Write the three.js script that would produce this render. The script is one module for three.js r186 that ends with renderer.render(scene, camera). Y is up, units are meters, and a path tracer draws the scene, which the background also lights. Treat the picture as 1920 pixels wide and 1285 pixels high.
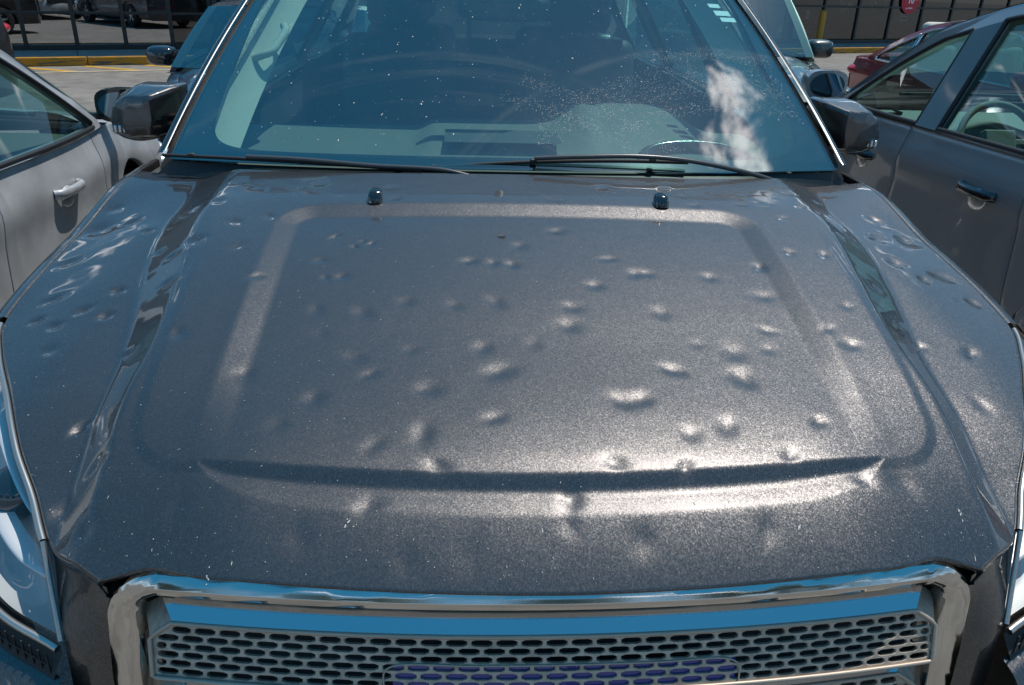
import * as THREE from 'three';
import { mergeGeometries, toCreasedNormals } from 'three/addons/utils/BufferGeometryUtils.js';
import { RoundedBoxGeometry } from 'three/addons/geometries/RoundedBoxGeometry.js';
import { TextGeometry } from 'three/addons/geometries/TextGeometry.js';
import { FontLoader } from 'three/addons/loaders/FontLoader.js';
import { ImprovedNoise } from 'three/addons/math/ImprovedNoise.js';

// ------------------------------------------------------------------ camera
const scene = new THREE.Scene();
const CAM = new THREE.Vector3(-0.110, 1.630, 0.699), FOCAL = 1494.04;
const [pitch, yaw, roll] = [24.55, 3.811, 1.8233].map(THREE.MathUtils.degToRad);
const FW = new THREE.Vector3(Math.sin(yaw) * Math.cos(pitch), -Math.sin(pitch), -Math.cos(yaw) * Math.cos(pitch));
const rt0 = new THREE.Vector3(Math.cos(yaw), 0, Math.sin(yaw)), up0 = rt0.clone().cross(FW);
const RT = rt0.clone().multiplyScalar(Math.cos(roll)).addScaledVector(up0, Math.sin(roll));
const UP = up0.clone().multiplyScalar(Math.cos(roll)).addScaledVector(rt0, -Math.sin(roll));
const camera = new THREE.PerspectiveCamera(2 * Math.atan(642.5 / FOCAL) * 180 / Math.PI, 1920 / 1285, 0.05, 400);
camera.matrixAutoUpdate = true;
camera.position.copy(CAM);
camera.quaternion.setFromRotationMatrix(new THREE.Matrix4().makeBasis(RT, UP, FW.clone().negate()));
scene.add(camera);

// ------------------------------------------------------------------ sky, sun, exposure
const SUN = new THREE.Vector3(0.295, 0.925, -0.237).normalize();
const perlin = new ImprovedNoise();
const fbm = (x, y, z, n = 5) => { let a = 0.5, s = 0; for (let i = 0; i < n; i++) { s += a * perlin.noise(x, y, z); x *= 2.03; y *= 2.03; z *= 2.03; a *= 0.52; } return s; };
const SKY_GAIN = 1.02, CLOUD_SHIFT = [7.0, 25.55], CLOUD_CUT = 0.52;
function cloudAt(x, y, z) {
  const k = 1 / (y + 0.16), u = x * k * 3.2 + CLOUD_SHIFT[0], v = z * k * 3.2 + CLOUD_SHIFT[1];
  const w = 0.25 * perlin.noise(u * 1.7, v * 1.7, 4.4);
  let a = 0.5, n = 0, p = u + w, q = v - w; for (let i = 0; i < 7; i++) { n += a * perlin.noise(p, q, 1.7 + i); p *= 2.07; q *= 2.07; a *= 0.6; }
  return n + 0.35 * perlin.noise(u * 0.4, v * 0.4, 9.2);
}
function makeSky() {
  const w = 1536, h = 768, d = new Float32Array(w * h * 4);
  for (let j = 0; j < h; j++) for (let i = 0; i < w; i++) {
    const lat = ((j + 0.5) / h - 0.5) * Math.PI, lon = ((i + 0.5) / w - 0.5) * 2 * Math.PI;
    const x = Math.cos(lat) * Math.cos(lon), z = Math.cos(lat) * Math.sin(lon), y = Math.sin(lat);
    const e = Math.max(y, 0), t = Math.pow(1 - e, 5.5);
    let c = [0.030 + 0.42 * t, 0.225 + 0.40 * t, 0.45 + 0.33 * t];
    const cs = x * SUN.x + y * SUN.y + z * SUN.z, au = Math.pow(Math.max(cs, 0), 14) * 0.10 + Math.pow(Math.max(cs, 0), 90) * 0.4;
    c = [c[0] + au, c[1] + au * 0.97, c[2] + au * 0.9];
    if (y > 0.02) {
      const n = cloudAt(x, y, z);
      const cut = CLOUD_CUT - 0.27 * (1 - THREE.MathUtils.smoothstep(y, 0.30, 0.60));
      const a = THREE.MathUtils.smoothstep(n, cut, cut + 0.17) * THREE.MathUtils.smoothstep(y, 0.03, 0.14);
      const lit = 2.3 - 0.9 * THREE.MathUtils.smoothstep(n, cut + 0.10, cut + 0.5);
      c = c.map((q, m) => q * (1 - a) + a * lit * [1.0, 1.0, 1.02][m]);
    }
    if (y < 0) c = [0.35, 0.36, 0.37];
    const o = (j * w + i) * 4;
    d[o] = c[0] * SKY_GAIN; d[o + 1] = c[1] * SKY_GAIN; d[o + 2] = c[2] * SKY_GAIN; d[o + 3] = 1;
  }
  const t = new THREE.DataTexture(d, w, h, THREE.RGBAFormat, THREE.FloatType);
  t.mapping = THREE.EquirectangularReflectionMapping; t.magFilter = THREE.LinearFilter; t.minFilter = THREE.LinearFilter; t.needsUpdate = true;
  return t;
}
scene.background = makeSky();
scene.environment = scene.background;
const sun = new THREE.DirectionalLight(0xfff6ec, 4.2);
sun.position.copy(SUN).multiplyScalar(40);
sun.castShadow = true;
sun.shadow.mapSize.set(4096, 4096);
Object.assign(sun.shadow.camera, { left: -25, right: 25, top: 25, bottom: -25, near: 1, far: 90 });
scene.add(sun, sun.target);
const renderer = new THREE.WebGLRenderer({ antialias: true });
renderer.toneMapping = THREE.LinearToneMapping;
renderer.toneMappingExposure = 1.15;
renderer.shadowMap.enabled = true;

// ------------------------------------------------------------------ helpers
let seed = 20240611;
const rnd = () => { seed = (seed * 1664525 + 1013904223) >>> 0; return seed / 4294967296; };
const gauss = () => Math.sqrt(-2 * Math.log(rnd() + 1e-9)) * Math.cos(6.28318 * rnd());
const V = (x, y, z) => new THREE.Vector3(x, y, z);
const { lerp, clamp } = THREE.MathUtils;
const sm = (t) => { t = clamp(t, 0, 1); return t * t * (3 - 2 * t); };
/** straight ramp with short soft ends */
const ramp = (t) => { t = clamp(t, 0, 1); const r = 0.22, k = 1 / (1 - r); return t < r ? k * t * t / (2 * r) : t > 1 - r ? 1 - k * (1 - t) * (1 - t) / (2 * r) : k * (t - r / 2); };
const used = {};
const numbered = (n) => { used[n] = (used[n] ?? -1) + 1; return used[n] ? `${n}_${String(used[n]).padStart(3, '0')}` : n; };
// pixel of the photograph -> direction, then to a plane of the place
const dirOf = (px, py) => FW.clone().addScaledVector(RT, (px - 960) / FOCAL).addScaledVector(UP, (642.5 - py) / FOCAL);
const atZ = (px, py, z) => { const d = dirOf(px, py); return CAM.clone().addScaledVector(d, (z - CAM.z) / d.z); };
const atY = (px, py, y) => { const d = dirOf(px, py); return CAM.clone().addScaledVector(d, (y - CAM.y) / d.y); };
const atX = (px, py, x) => { const d = dirOf(px, py); return CAM.clone().addScaledVector(d, (x - CAM.x) / d.x); };

function mesh(name, geometry, material, parent) {
  const m = new THREE.Mesh(geometry, material);
  m.name = parent ? name : numbered(name);
  m.castShadow = m.receiveShadow = true;
  (parent ?? scene).add(m);
  return m;
}
function thing(name, label, category, pos = [0, 0, 0], turn = 0, group) {
  const g = new THREE.Group();
  g.name = numbered(name); g.position.set(...pos); g.rotation.y = turn;
  g.userData = { label, category };
  if (group) g.userData.group = group;
  scene.add(g);
  return g;
}
const part = (name, parent) => { const g = new THREE.Group(); g.name = name; parent.add(g); return g; };
function tag(o, label, category, group) { o.userData.label = label; o.userData.category = category; if (group) o.userData.group = group; return o; }
function structure(o) { o.userData.kind = 'structure'; return o; }
/** grid surface fn(u, v) -> [x, y, z], u and v in 0..1; uv in metres along x and z (or given) */
function grid(nu, nv, fn, uvfn) {
  const p = [], t = [], ix = [];
  for (let j = 0; j <= nv; j++) for (let i = 0; i <= nu; i++) {
    const q = fn(i / nu, j / nv, i, j); p.push(q[0], q[1], q[2]);
    const w = uvfn ? uvfn(i / nu, j / nv, q) : [q[0] + q[1] * 0.5, q[2] + q[1]];
    t.push(w[0], w[1]);
  }
  for (let j = 0; j < nv; j++) for (let i = 0; i < nu; i++) {
    const a = j * (nu + 1) + i, b = a + 1, c = a + nu + 1, d = c + 1;
    ix.push(a, c, b, b, c, d);
  }
  const g = new THREE.BufferGeometry();
  g.setAttribute('position', new THREE.Float32BufferAttribute(p, 3));
  g.setAttribute('uv', new THREE.Float32BufferAttribute(t, 2));
  g.setIndex(ix); g.computeVertexNormals();
  return g;
}
/** sweep: closed or open rings of points [[x,y,z],...] lofted */
function loft(rings, closed = true, caps = true) {
  const n = rings[0].length, p = [], ix = [], t = [];
  rings.forEach((r, k) => r.forEach((q, i) => { p.push(...q); t.push(i / n, k); }));
  for (let k = 0; k < rings.length - 1; k++) for (let i = 0; i < (closed ? n : n - 1); i++) {
    const a = k * n + i, b = k * n + (i + 1) % n, c = a + n, d = b + n; ix.push(a, b, c, b, d, c);
  }
  if (caps && closed) for (const k of [0, rings.length - 1]) {
    const m = p.length / 3, r = rings[k], c = [0, 1, 2].map((e) => r.reduce((s, q) => s + q[e], 0) / n);
    p.push(...c); t.push(0.5, k);
    for (let i = 0; i < n; i++) { const a = k * n + i, b = k * n + (i + 1) % n; k ? ix.push(a, b, m) : ix.push(b, a, m); }
  }
  const g = new THREE.BufferGeometry();
  g.setAttribute('position', new THREE.Float32BufferAttribute(p, 3));
  g.setAttribute('uv', new THREE.Float32BufferAttribute(t, 2));
  g.setIndex(ix);
  return toCreasedNormals(g, 0.7);
}
const box = (w, h, d, x = 0, y = 0, z = 0, r = 0.01) => new RoundedBoxGeometry(w, h, d, 2, Math.min(r, w / 2.1, h / 2.1, d / 2.1)).translate(x, y, z);
const tube = (pts, r, n = 24, s = 8, closed = false) => new THREE.TubeGeometry(new THREE.CatmullRomCurve3(pts.map((q) => q.isVector3 ? q : V(...q)), closed, 'centripetal'), n, r, s, closed);
const merge = (list) => mergeGeometries(list.map((g) => (g.index ? g.toNonIndexed() : g)).map((g) => { for (const k of Object.keys(g.attributes)) if (!['position', 'normal', 'uv'].includes(k)) g.deleteAttribute(k); return g; }), false);
/** monotone-ish cubic through knots [[x, y], ...] */
function spline(k) {
  const n = k.length, m = k.map((q, i) => i === 0 ? (k[1][1] - k[0][1]) / (k[1][0] - k[0][0]) : i === n - 1 ? (k[i][1] - k[i - 1][1]) / (k[i][0] - k[i - 1][0]) : (k[i + 1][1] - k[i - 1][1]) / (k[i + 1][0] - k[i - 1][0]));
  return (x) => {
    if (x <= k[0][0]) return k[0][1] + m[0] * (x - k[0][0]);
    if (x >= k[n - 1][0]) return k[n - 1][1] + m[n - 1] * (x - k[n - 1][0]);
    let i = 0; while (x > k[i + 1][0]) i++;
    const h = k[i + 1][0] - k[i][0], t = (x - k[i][0]) / h, t2 = t * t, t3 = t2 * t;
    return (2 * t3 - 3 * t2 + 1) * k[i][1] + (t3 - 2 * t2 + t) * h * m[i] + (-2 * t3 + 3 * t2) * k[i + 1][1] + (t3 - t2) * h * m[i + 1];
  };
}
function dataTexture(n, fn, repeatMetres, srgb = false) {
  const d = new Uint8Array(n * n * 4);
  for (let j = 0; j < n; j++) for (let i = 0; i < n; i++) { const c = fn(i, j); const o = (j * n + i) * 4; for (let k = 0; k < 3; k++) d[o + k] = clamp(c[k], 0, 1) * 255; d[o + 3] = 255; }
  const t = new THREE.DataTexture(d, n, n);
  t.wrapS = t.wrapT = THREE.RepeatWrapping; t.magFilter = THREE.LinearFilter; t.minFilter = THREE.LinearMipmapLinearFilter; t.generateMipmaps = true;
  if (srgb) t.colorSpace = THREE.SRGBColorSpace;
  t.repeat.set(1 / repeatMetres, 1 / repeatMetres); t.needsUpdate = true;
  return t;
}
const lin = (r, g, b) => new THREE.Color().setRGB(r, g, b);

// ------------------------------------------------------------------ materials
// flake grain of the metallic paint: tone and tilt of single flakes
const flakeSeed = []; for (let i = 0; i < 1024 * 1024; i++) flakeSeed.push(rnd());
const flakeTone = dataTexture(1024, (i, j) => {
  const a = flakeSeed[j * 1024 + i], b = flakeSeed[((j * 7 + 13) % 1024) * 1024 + (i * 3 + 5) % 1024];
  const v = a < 0.05 ? 0.90 : a < 0.2 ? 0.60 + 0.14 * b : 0.40 + 0.14 * b;
  return [v * (0.96 + 0.06 * b), v, v * (1.05 - 0.06 * a)];
}, 1.0);
const flakeTilt = dataTexture(1024, (i, j) => {
  const a = flakeSeed[j * 1024 + i] - 0.5, b = flakeSeed[((j * 11 + 401) % 1024) * 1024 + (i * 5 + 77) % 1024] - 0.5;
  return [0.5 + 0.11 * a, 0.5 + 0.11 * b, 1];
}, 1.0);
const PAINT = {};
const hoodPaint = new THREE.MeshPhysicalMaterial({ name: 'hood_paint', color: lin(0.165, 0.158, 0.155), metalness: 0.85, roughness: 0.42, map: flakeTone, normalMap: flakeTilt, normalScale: new THREE.Vector2(0.9, 0.9), clearcoat: 1, clearcoatRoughness: 0.03 });
const bodyPaint = hoodPaint;
const paint = (name, r, g, b, metal = 0.6, rough = 0.4) => new THREE.MeshPhysicalMaterial({ name, color: lin(r, g, b), metalness: metal, roughness: rough, clearcoat: 1, clearcoatRoughness: 0.04 });
const glassMat = (name, r, g, b, ior = 1.7) => new THREE.MeshPhysicalMaterial({ name, color: lin(r, g, b), roughness: 0.0, metalness: 0, transmission: 1, thickness: 0, ior });
const M = {
  glass: glassMat('windshield_glass', 0.58, 0.84, 0.80, 2.5),
  sideGlass: glassMat('side_glass', 0.50, 0.68, 0.66, 1.75),
  lens: glassMat('headlight_lens', 0.93, 0.95, 0.96, 1.4),
  storeGlass: glassMat('store_glass', 0.34, 0.38, 0.37, 2.0),
  solarGlass: glassMat('solar_control_glass', 0.45, 0.48, 0.46, 5.0),
  black: new THREE.MeshPhysicalMaterial({ name: 'black_plastic', color: lin(0.012, 0.013, 0.015), roughness: 0.5 }),
  gloss: new THREE.MeshPhysicalMaterial({ name: 'gloss_black', color: lin(0.010, 0.011, 0.013), roughness: 0.12, clearcoat: 1, clearcoatRoughness: 0.03 }),
  rubber: new THREE.MeshPhysicalMaterial({ name: 'rubber', color: lin(0.015, 0.015, 0.016), roughness: 0.75 }),
  chrome: new THREE.MeshPhysicalMaterial({ name: 'chrome', color: lin(0.72, 0.73, 0.75), metalness: 1, roughness: 0.07 }),
  satin: new THREE.MeshPhysicalMaterial({ name: 'satin_metal', color: lin(0.48, 0.46, 0.43), metalness: 0.9, roughness: 0.33 }),
  stripMetal: new THREE.MeshPhysicalMaterial({ name: 'dark_strip_metal', color: lin(0.16, 0.17, 0.17), metalness: 1, roughness: 0.45 }),
  mirror: new THREE.MeshPhysicalMaterial({ name: 'tinted_mirror', color: lin(0.22, 0.30, 0.36), metalness: 1, roughness: 0.03 }),
  dusty: null,
  trim: new THREE.MeshPhysicalMaterial({ name: 'pillar_trim', color: lin(0.52, 0.50, 0.45), roughness: 0.85 }),
  dash: null,
  seat: new THREE.MeshPhysicalMaterial({ name: 'seat_leather', color: lin(0.035, 0.036, 0.04), roughness: 0.6 }),
  cabin: new THREE.MeshPhysicalMaterial({ name: 'cabin_lining', color: lin(0.05, 0.052, 0.055), roughness: 0.8 }),
  lightCabin: new THREE.MeshPhysicalMaterial({ name: 'light_cabin_lining', color: lin(0.30, 0.29, 0.26), roughness: 0.8 }),
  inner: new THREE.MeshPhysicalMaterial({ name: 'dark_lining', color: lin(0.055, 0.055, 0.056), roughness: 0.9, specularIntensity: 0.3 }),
  tyre: new THREE.MeshPhysicalMaterial({ name: 'tyre_rubber', color: lin(0.018, 0.018, 0.019), roughness: 0.85 }),
  alloy: new THREE.MeshPhysicalMaterial({ name: 'alloy', color: lin(0.50, 0.51, 0.52), metalness: 0.9, roughness: 0.3 }),
  red: new THREE.MeshPhysicalMaterial({ name: 'tail_lens', color: lin(0.45, 0.012, 0.015), roughness: 0.1, clearcoat: 1 }),
  clearLamp: new THREE.MeshPhysicalMaterial({ name: 'lamp_reflector', color: lin(0.75, 0.77, 0.8), metalness: 0.7, roughness: 0.25, clearcoat: 1 }),
  amber: new THREE.MeshPhysicalMaterial({ name: 'amber_lens', color: lin(0.6, 0.2, 0.02), roughness: 0.15, clearcoat: 1 }),
};
// grimy metal of the grille: fine dark road specks on grey
const grime = dataTexture(512, (i, j) => { const n = fbm(i / 512 * 24, j / 512 * 24, 3.3, 4), s = flakeSeed[j * 1024 + i] > 0.985 ? 0.45 : 1; const v = (0.78 + 0.5 * n) * s; return [v, v * 0.985, v * 0.96]; }, 0.35);
M.ringChrome = new THREE.MeshPhysicalMaterial({ name: 'road_worn_chrome', color: lin(0.80, 0.79, 0.77), metalness: 1, roughness: 0.12, map: grime });
M.ledgeChrome = new THREE.MeshPhysicalMaterial({ name: 'ledge_chrome', color: lin(0.56, 0.57, 0.58), metalness: 1, roughness: 0.1 });
M.dusty = new THREE.MeshPhysicalMaterial({ name: 'grimy_satin', color: lin(0.56, 0.48, 0.40), metalness: 0.4, roughness: 0.5, map: grime });
const dashGrain = dataTexture(512, (i, j) => { const v = 0.75 + 0.35 * flakeSeed[j * 1024 + i]; return [v, v, v]; }, 0.4);
M.dash = new THREE.MeshPhysicalMaterial({ name: 'dash_vinyl', color: lin(0.13, 0.13, 0.115), roughness: 0.7, map: dashGrain });
// dust film with a mottled outline on the silver car
const dustMap = dataTexture(512, (i, j) => { const n = fbm(i / 512 * 6, j / 512 * 6, 8.1, 6); const v = 0.82 + 0.45 * n; return [v, v * 0.995, v * 0.985]; }, 1.1);

// ------------------------------------------------------------------ ground and street
const asphalt = dataTexture(1024, (i, j) => { const n = fbm(i / 1024 * 10, j / 1024 * 10, 0.4, 5), s = flakeSeed[j * 1024 + i]; const v = 0.50 + 0.36 * n + 0.46 * (s - 0.5) + (s > 0.97 ? 0.25 : 0); return [v, v * 0.985, v * 0.955]; }, 3.1);
const asphaltMat = new THREE.MeshStandardMaterial({ name: 'asphalt', color: lin(0.30, 0.29, 0.275), roughness: 0.92, map: asphalt });
const flat = (w, d, y = 0) => { const g = new THREE.PlaneGeometry(w, d, 1, 1).rotateX(-Math.PI / 2).translate(0, y, 0); const p = g.attributes.position, u = g.attributes.uv; for (let i = 0; i < p.count; i++) u.setXY(i, p.getX(i), p.getZ(i)); return g; };
structure(mesh('asphalt_lot', flat(300, 300), asphaltMat));
// the shop stands at an angle of 24 degrees to the parked cars
const SA = 24 * Math.PI / 180, SO = V(-6.9, 0, -16.35);   // facade frame: s along, n towards the car park
const facade = (s, y, n) => V(SO.x + s * Math.cos(SA) + n * Math.sin(SA), y, SO.z - s * Math.sin(SA) + n * Math.cos(SA));
const concrete = dataTexture(512, (i, j) => { const n = fbm(i / 512 * 12, j / 512 * 12, 5.1, 5), s = flakeSeed[j * 1024 + i]; const v = 0.72 + 0.3 * n + 0.18 * (s - 0.5); return [v, v * 0.99, v * 0.97]; }, 1.7);
const walkMat = new THREE.MeshStandardMaterial({ name: 'sidewalk_concrete', color: lin(0.36, 0.36, 0.36), roughness: 0.9, map: concrete });
const yellow = new THREE.MeshStandardMaterial({ name: 'yellow_paint', color: lin(0.62, 0.36, 0.03), roughness: 0.7, map: concrete });
const worn = dataTexture(512, (i, j) => { const n = fbm(i / 512 * 9, j / 512 * 9, 7.7, 6), s = flakeSeed[j * 1024 + i], w = sm((n - 0.10) / 0.10), v = 0.85 + 0.25 * (s - 0.5); return [lerp(0.80, 0.42, w) * v, lerp(0.56, 0.40, w) * v, lerp(0.13, 0.36, w) * v]; }, 1.9, true);
const kerbMat = new THREE.MeshStandardMaterial({ name: 'worn_yellow_kerb', color: lin(1, 1, 1), roughness: 0.8, map: worn });
const frame = (o) => { o.position.copy(SO); o.rotation.y = SA; return o; };
{
  const walk = structure(part('sidewalk', scene)); frame(walk);
  for (let k = -12; k < 29; k++) mesh('slab', box(1.49, 0.14, 1.44, k * 1.5, 0.07, 0.72, 0.008), walkMat, walk);
  const kerb = structure(part('kerb', scene)); frame(kerb);
  for (let k = -10; k < 24; k++) mesh('kerb_stone', box(1.81, 0.15, 0.16, k * 1.82 + 0.3, 0.075, 1.53, 0.02), kerbMat, kerb);
  const marks = structure(part('painted_markings', scene)); frame(marks);
  for (let k = -5; k < 6; k++) {
    const g = new THREE.PlaneGeometry(0.16, 1.25).rotateX(-Math.PI / 2); g.translate(0, 0.004, 0); g.rotateY(0.75); g.translate(k * 1.0 + 0.75, 0, 2.14);
    mesh('stripe', g, yellow, marks);
  }
  mesh('stripe', flat(11, 0.09, 0.008).translate(0.6, 0, 2.62), new THREE.MeshStandardMaterial({ name: 'cream_paint', color: lin(0.66, 0.58, 0.42), roughness: 0.8, map: concrete }), marks);
  const bay = new THREE.MeshStandardMaterial({ name: 'white_paint', color: lin(0.7, 0.7, 0.68), roughness: 0.8, map: concrete });
  const lot = structure(part('bay_markings', scene));
  for (const x of [-4.1, -1.38, 1.42, 4.2]) mesh('bay_line', flat(0.1, 5.2, 0.004).translate(x, 0, -2.6), bay, lot);
}

// ------------------------------------------------------------------ cars (local axes: front towards +z, y up)
const tyreG = new THREE.LatheGeometry([[0.20, -0.10], [0.29, -0.108], [0.325, -0.085], [0.335, -0.04], [0.335, 0.04], [0.325, 0.085], [0.29, 0.108], [0.20, 0.10]].map((q) => new THREE.Vector2(...q)), 40).rotateZ(Math.PI / 2);
const rimG = (() => {
  const list = [new THREE.LatheGeometry([[0.235, -0.1], [0.225, -0.02], [0.228, 0.085], [0.24, 0.1], [0.245, 0.09]].map((q) => new THREE.Vector2(...q)), 40).rotateZ(Math.PI / 2)];
  for (let k = 0; k < 5; k++) list.push(box(0.03, 0.215, 0.055, 0.06, 0.125, 0, 0.012).rotateX(k * Math.PI * 0.4));
  list.push(new THREE.CylinderGeometry(0.055, 0.06, 0.05, 20).rotateZ(Math.PI / 2).translate(0.06, 0, 0));
  return merge(list);
})();
function wheel(parent, x, y, z, r) {
  const w = part('wheel', parent); w.position.set(x, y, z); w.scale.setScalar(r / 0.335); if (x > 0) w.rotation.y = Math.PI; w.rotation.y += Math.PI;
  mesh('tyre', tyreG, M.tyre, w); mesh('rim', rimG, M.alloy, w);
}
function seat(parent, x, z, mat, y = 0.45) {
  const s = part('seat', parent); s.position.set(x, y, z);
  mesh('cushion', box(0.5, 0.16, 0.5, 0, 0, 0.1, 0.06), mat, s);
  mesh('backrest', box(0.48, 0.62, 0.14, 0, 0, 0, 0.06).rotateX(-0.32).translate(0, 0.38, -0.22), mat, s);
  mesh('headrest', box(0.27, 0.2, 0.11, 0, 0, 0, 0.05).rotateX(-0.2).translate(0, 0.80, -0.34), mat, s);
}
function steeringWheel(parent, x, y, z, mat) {
  const s = part('steering_wheel', parent); s.position.set(x, y, z); s.rotation.x = 0.5;
  mesh('rim', new THREE.TorusGeometry(0.185, 0.016, 10, 40), mat, s);
  mesh('hub', merge([box(0.15, 0.11, 0.05), box(0.34, 0.035, 0.02)]), mat, s);
}
/** Everything above the belt line plus doors; o holds the side profile in metres. */
function cabin(root, o) {
  const belt = (z) => lerp(o.yC - 0.03, o.yD - 0.03, clamp((o.zC - z) / (o.zC - o.zD), 0, 1));
  const roof = spline([[o.zRR, o.yRR], [(o.zRR * 2 + o.zRF) / 3, Math.max(o.yRR, o.yRF) + o.arch], [(o.zRR + 2 * o.zRF) / 3, Math.max(o.yRR, o.yRF) + o.arch], [o.zRF, o.yRF]]);
  const top = (z) => z > o.zRF ? lerp(o.yRF, o.yC, Math.pow((z - o.zRF) / (o.zC - o.zRF), 1.08)) : z < o.zRR ? lerp(o.yRR, o.yD, Math.pow((o.zRR - z) / (o.zRR - o.zD), 1.15)) : roof(z);
  const plan = (z) => o.W * (1 - o.nose * Math.pow(clamp((z - o.zN) / (o.zC - o.zN), 0, 1.6), 2) - o.tailIn * Math.pow(clamp((o.zT - z) / (o.zT - o.zD), 0, 1.4), 2));
  const side = (z, y) => plan(z) - 0.02 - (y - belt(z)) * o.tumble - 0.10 * Math.pow(Math.max(y - belt(z), 0), 2);
  const slope = (z) => { const e = 0.01; return (top(z + e) - top(z - e)) / (2 * e); };
  // outline of the cabin side in (z, y)
  const zs = []; for (let i = 0; i <= 70; i++) zs.push(lerp(o.zC, o.zD, i / 70));
  const outline = [...zs.map((z) => [z, top(z)]), ...zs.slice().reverse().map((z) => [z, Math.min(belt(z), top(z) - 0.002)])];
  const holes = o.windows.map(([za, zb]) => {
    const up = [], lo = [];
    for (let i = 0; i <= 40; i++) {
      const z = lerp(za, zb, i / 40), t = top(z) - o.rail * Math.sqrt(1 + slope(z) ** 2), b = belt(z) + 0.012;
      if (t - b > 0.015) { up.push([z, t]); lo.push([z, b]); }
    }
    return [...up, ...lo.reverse()];
  });
  const shapeOf = (pts) => new THREE.Shape(pts.map((q) => new THREE.Vector2(q[0], q[1])));
  const bend = (g, s, d0) => { const p = g.attributes.position; for (let i = 0; i < p.count; i++) { const z = p.getX(i), y = p.getY(i), d = p.getZ(i); p.setXYZ(i, s * (side(z, y) - d0 - d), y, z); } g.computeVertexNormals(); return toCreasedNormals(g.index ? g.toNonIndexed() : g, 0.5); };
  for (const s of [-1, 1]) {
    const sh = shapeOf(outline); sh.holes = holes.map((h) => new THREE.Path(h.map((q) => new THREE.Vector2(...q))));
    mesh('cabin_side', bend(new THREE.ExtrudeGeometry(sh, { depth: 0.045, bevelEnabled: false, steps: 1 }), s, 0), o.paint, root);
    holes.forEach((h, k) => {
      const w = mesh('side_window', bend(new THREE.ShapeGeometry(shapeOf(h)), s, 0.022), M.sideGlass, root);
      // black rubber edge round the pane
      const loop = h.map(([z, y]) => V(s * (side(z, y) - 0.004), y, z));
      mesh('seal', new THREE.TubeGeometry(new THREE.CatmullRomCurve3(loop, true, 'catmullrom', 0), 100, 0.011, 6, true), o.sealMat ?? M.black, w);
    });
    // dark pillar covers between the panes
    for (let k = 0; k + 1 < o.windows.length; k++) {
      const za = o.windows[k][1] - 0.004, zb = o.windows[k + 1][0] + 0.004, q = [];
      for (let i = 0; i <= 8; i++) { const z = lerp(za, zb, i / 8); q.push([z, top(z) - o.rail - 0.004]); }
      for (let i = 8; i >= 0; i--) { const z = lerp(za, zb, i / 8); q.push([z, belt(z) + 0.006]); }
      mesh('pillar_cover', bend(new THREE.ExtrudeGeometry(shapeOf(q), { depth: 0.008, bevelEnabled: false }), s, -0.005), M.gloss, root);
    }
  }
  // roof skin and glass
  const zr = (v) => lerp(o.zRF, o.zRR, v);
  mesh('roof', grid(28, 28, (u, v) => { const z = zr(v) + 0.05 * (1 - (2 * u - 1) ** 2) * (1 - 2 * v) * 1.2, e = top(zr(v)), a = 2 * u - 1, x = side(zr(v), e) * a; return [x, e + 0.035 * (1 - a ** 2) + 0.004, z]; }), o.paint, root);
  mesh('headliner', grid(10, 10, (u, v) => { const e = top(zr(v)), a = 2 * u - 1; return [side(zr(v), e) * a * 0.95, e - 0.03 + 0.02 * (1 - a * a), zr(v)]; }), o.lining, root);
  if (!o.ownWindshield) {
    const wb = side(o.zC, o.yC), wt = side(o.zRF, o.yRF);
    const ws = mesh('windshield', grid(20, 14, (u, v) => { const a = 2 * u - 1, x = lerp(wb, wt, v) * a; return [x, top(lerp(o.zC, o.zRF, v)) + 0.012 + 0.02 * (1 - a * a) * v, lerp(o.zC, o.zRF, v) + 0.10 * (1 - a * a) * (1 - 0.5 * v) + 0.004]; }), M.glass, root);
    for (const s of [-1, 1]) mesh('edge_band', grid(2, 14, (u, v) => { const a = s * lerp(0.90, 0.99, u), x = lerp(wb, wt, v) * a; return [x, top(lerp(o.zC, o.zRF, v)) + 0.008 + 0.02 * (1 - a * a) * v, lerp(o.zC, o.zRF, v) + 0.10 * (1 - a * a) * (1 - 0.5 * v) + 0.001]; }), M.black, ws);
  }
  const rb = side(o.zD, o.yD), rtp = side(o.zRR, o.yRR);
  mesh('rear_window', grid(14, 8, (u, v) => { const a = 2 * u - 1; return [lerp(rb, rtp, v) * a, lerp(o.yD, o.yRR, v) + 0.02 * (1 - a * a), lerp(o.zD, o.zRR, v) - 0.06 * (1 - a * a)]; }), M.sideGlass, root);
  // cabin tub: floor and inner door faces
  const tub = grid(12, 20, (u, v) => { const z = lerp(o.zC + 0.02, o.zD + 0.02, v), prof = [[-1, belt(z) - 0.005], [-1, 0.9], [-0.97, 0.6], [-0.95, 0.33], [-0.6, 0.3], [-0.2, 0.3], [0, 0.34], [0.2, 0.3], [0.6, 0.3], [0.95, 0.33], [0.97, 0.6], [1, 0.9], [1, belt(z) - 0.005]][Math.round(u * 12)]; return [prof[0] * (plan(z) - 0.075), Math.min(prof[1], belt(z) - 0.005), z]; });
  mesh('cabin_tub', tub, o.tub ?? o.lining, root);
  for (const z of o.seatZ) for (const s of [-1, 1]) seat(root, s * o.W * 0.42, z, o.seatMat ?? M.seat, o.seatY ?? 0.45);
  return { belt, top, plan, side };
}
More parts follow.
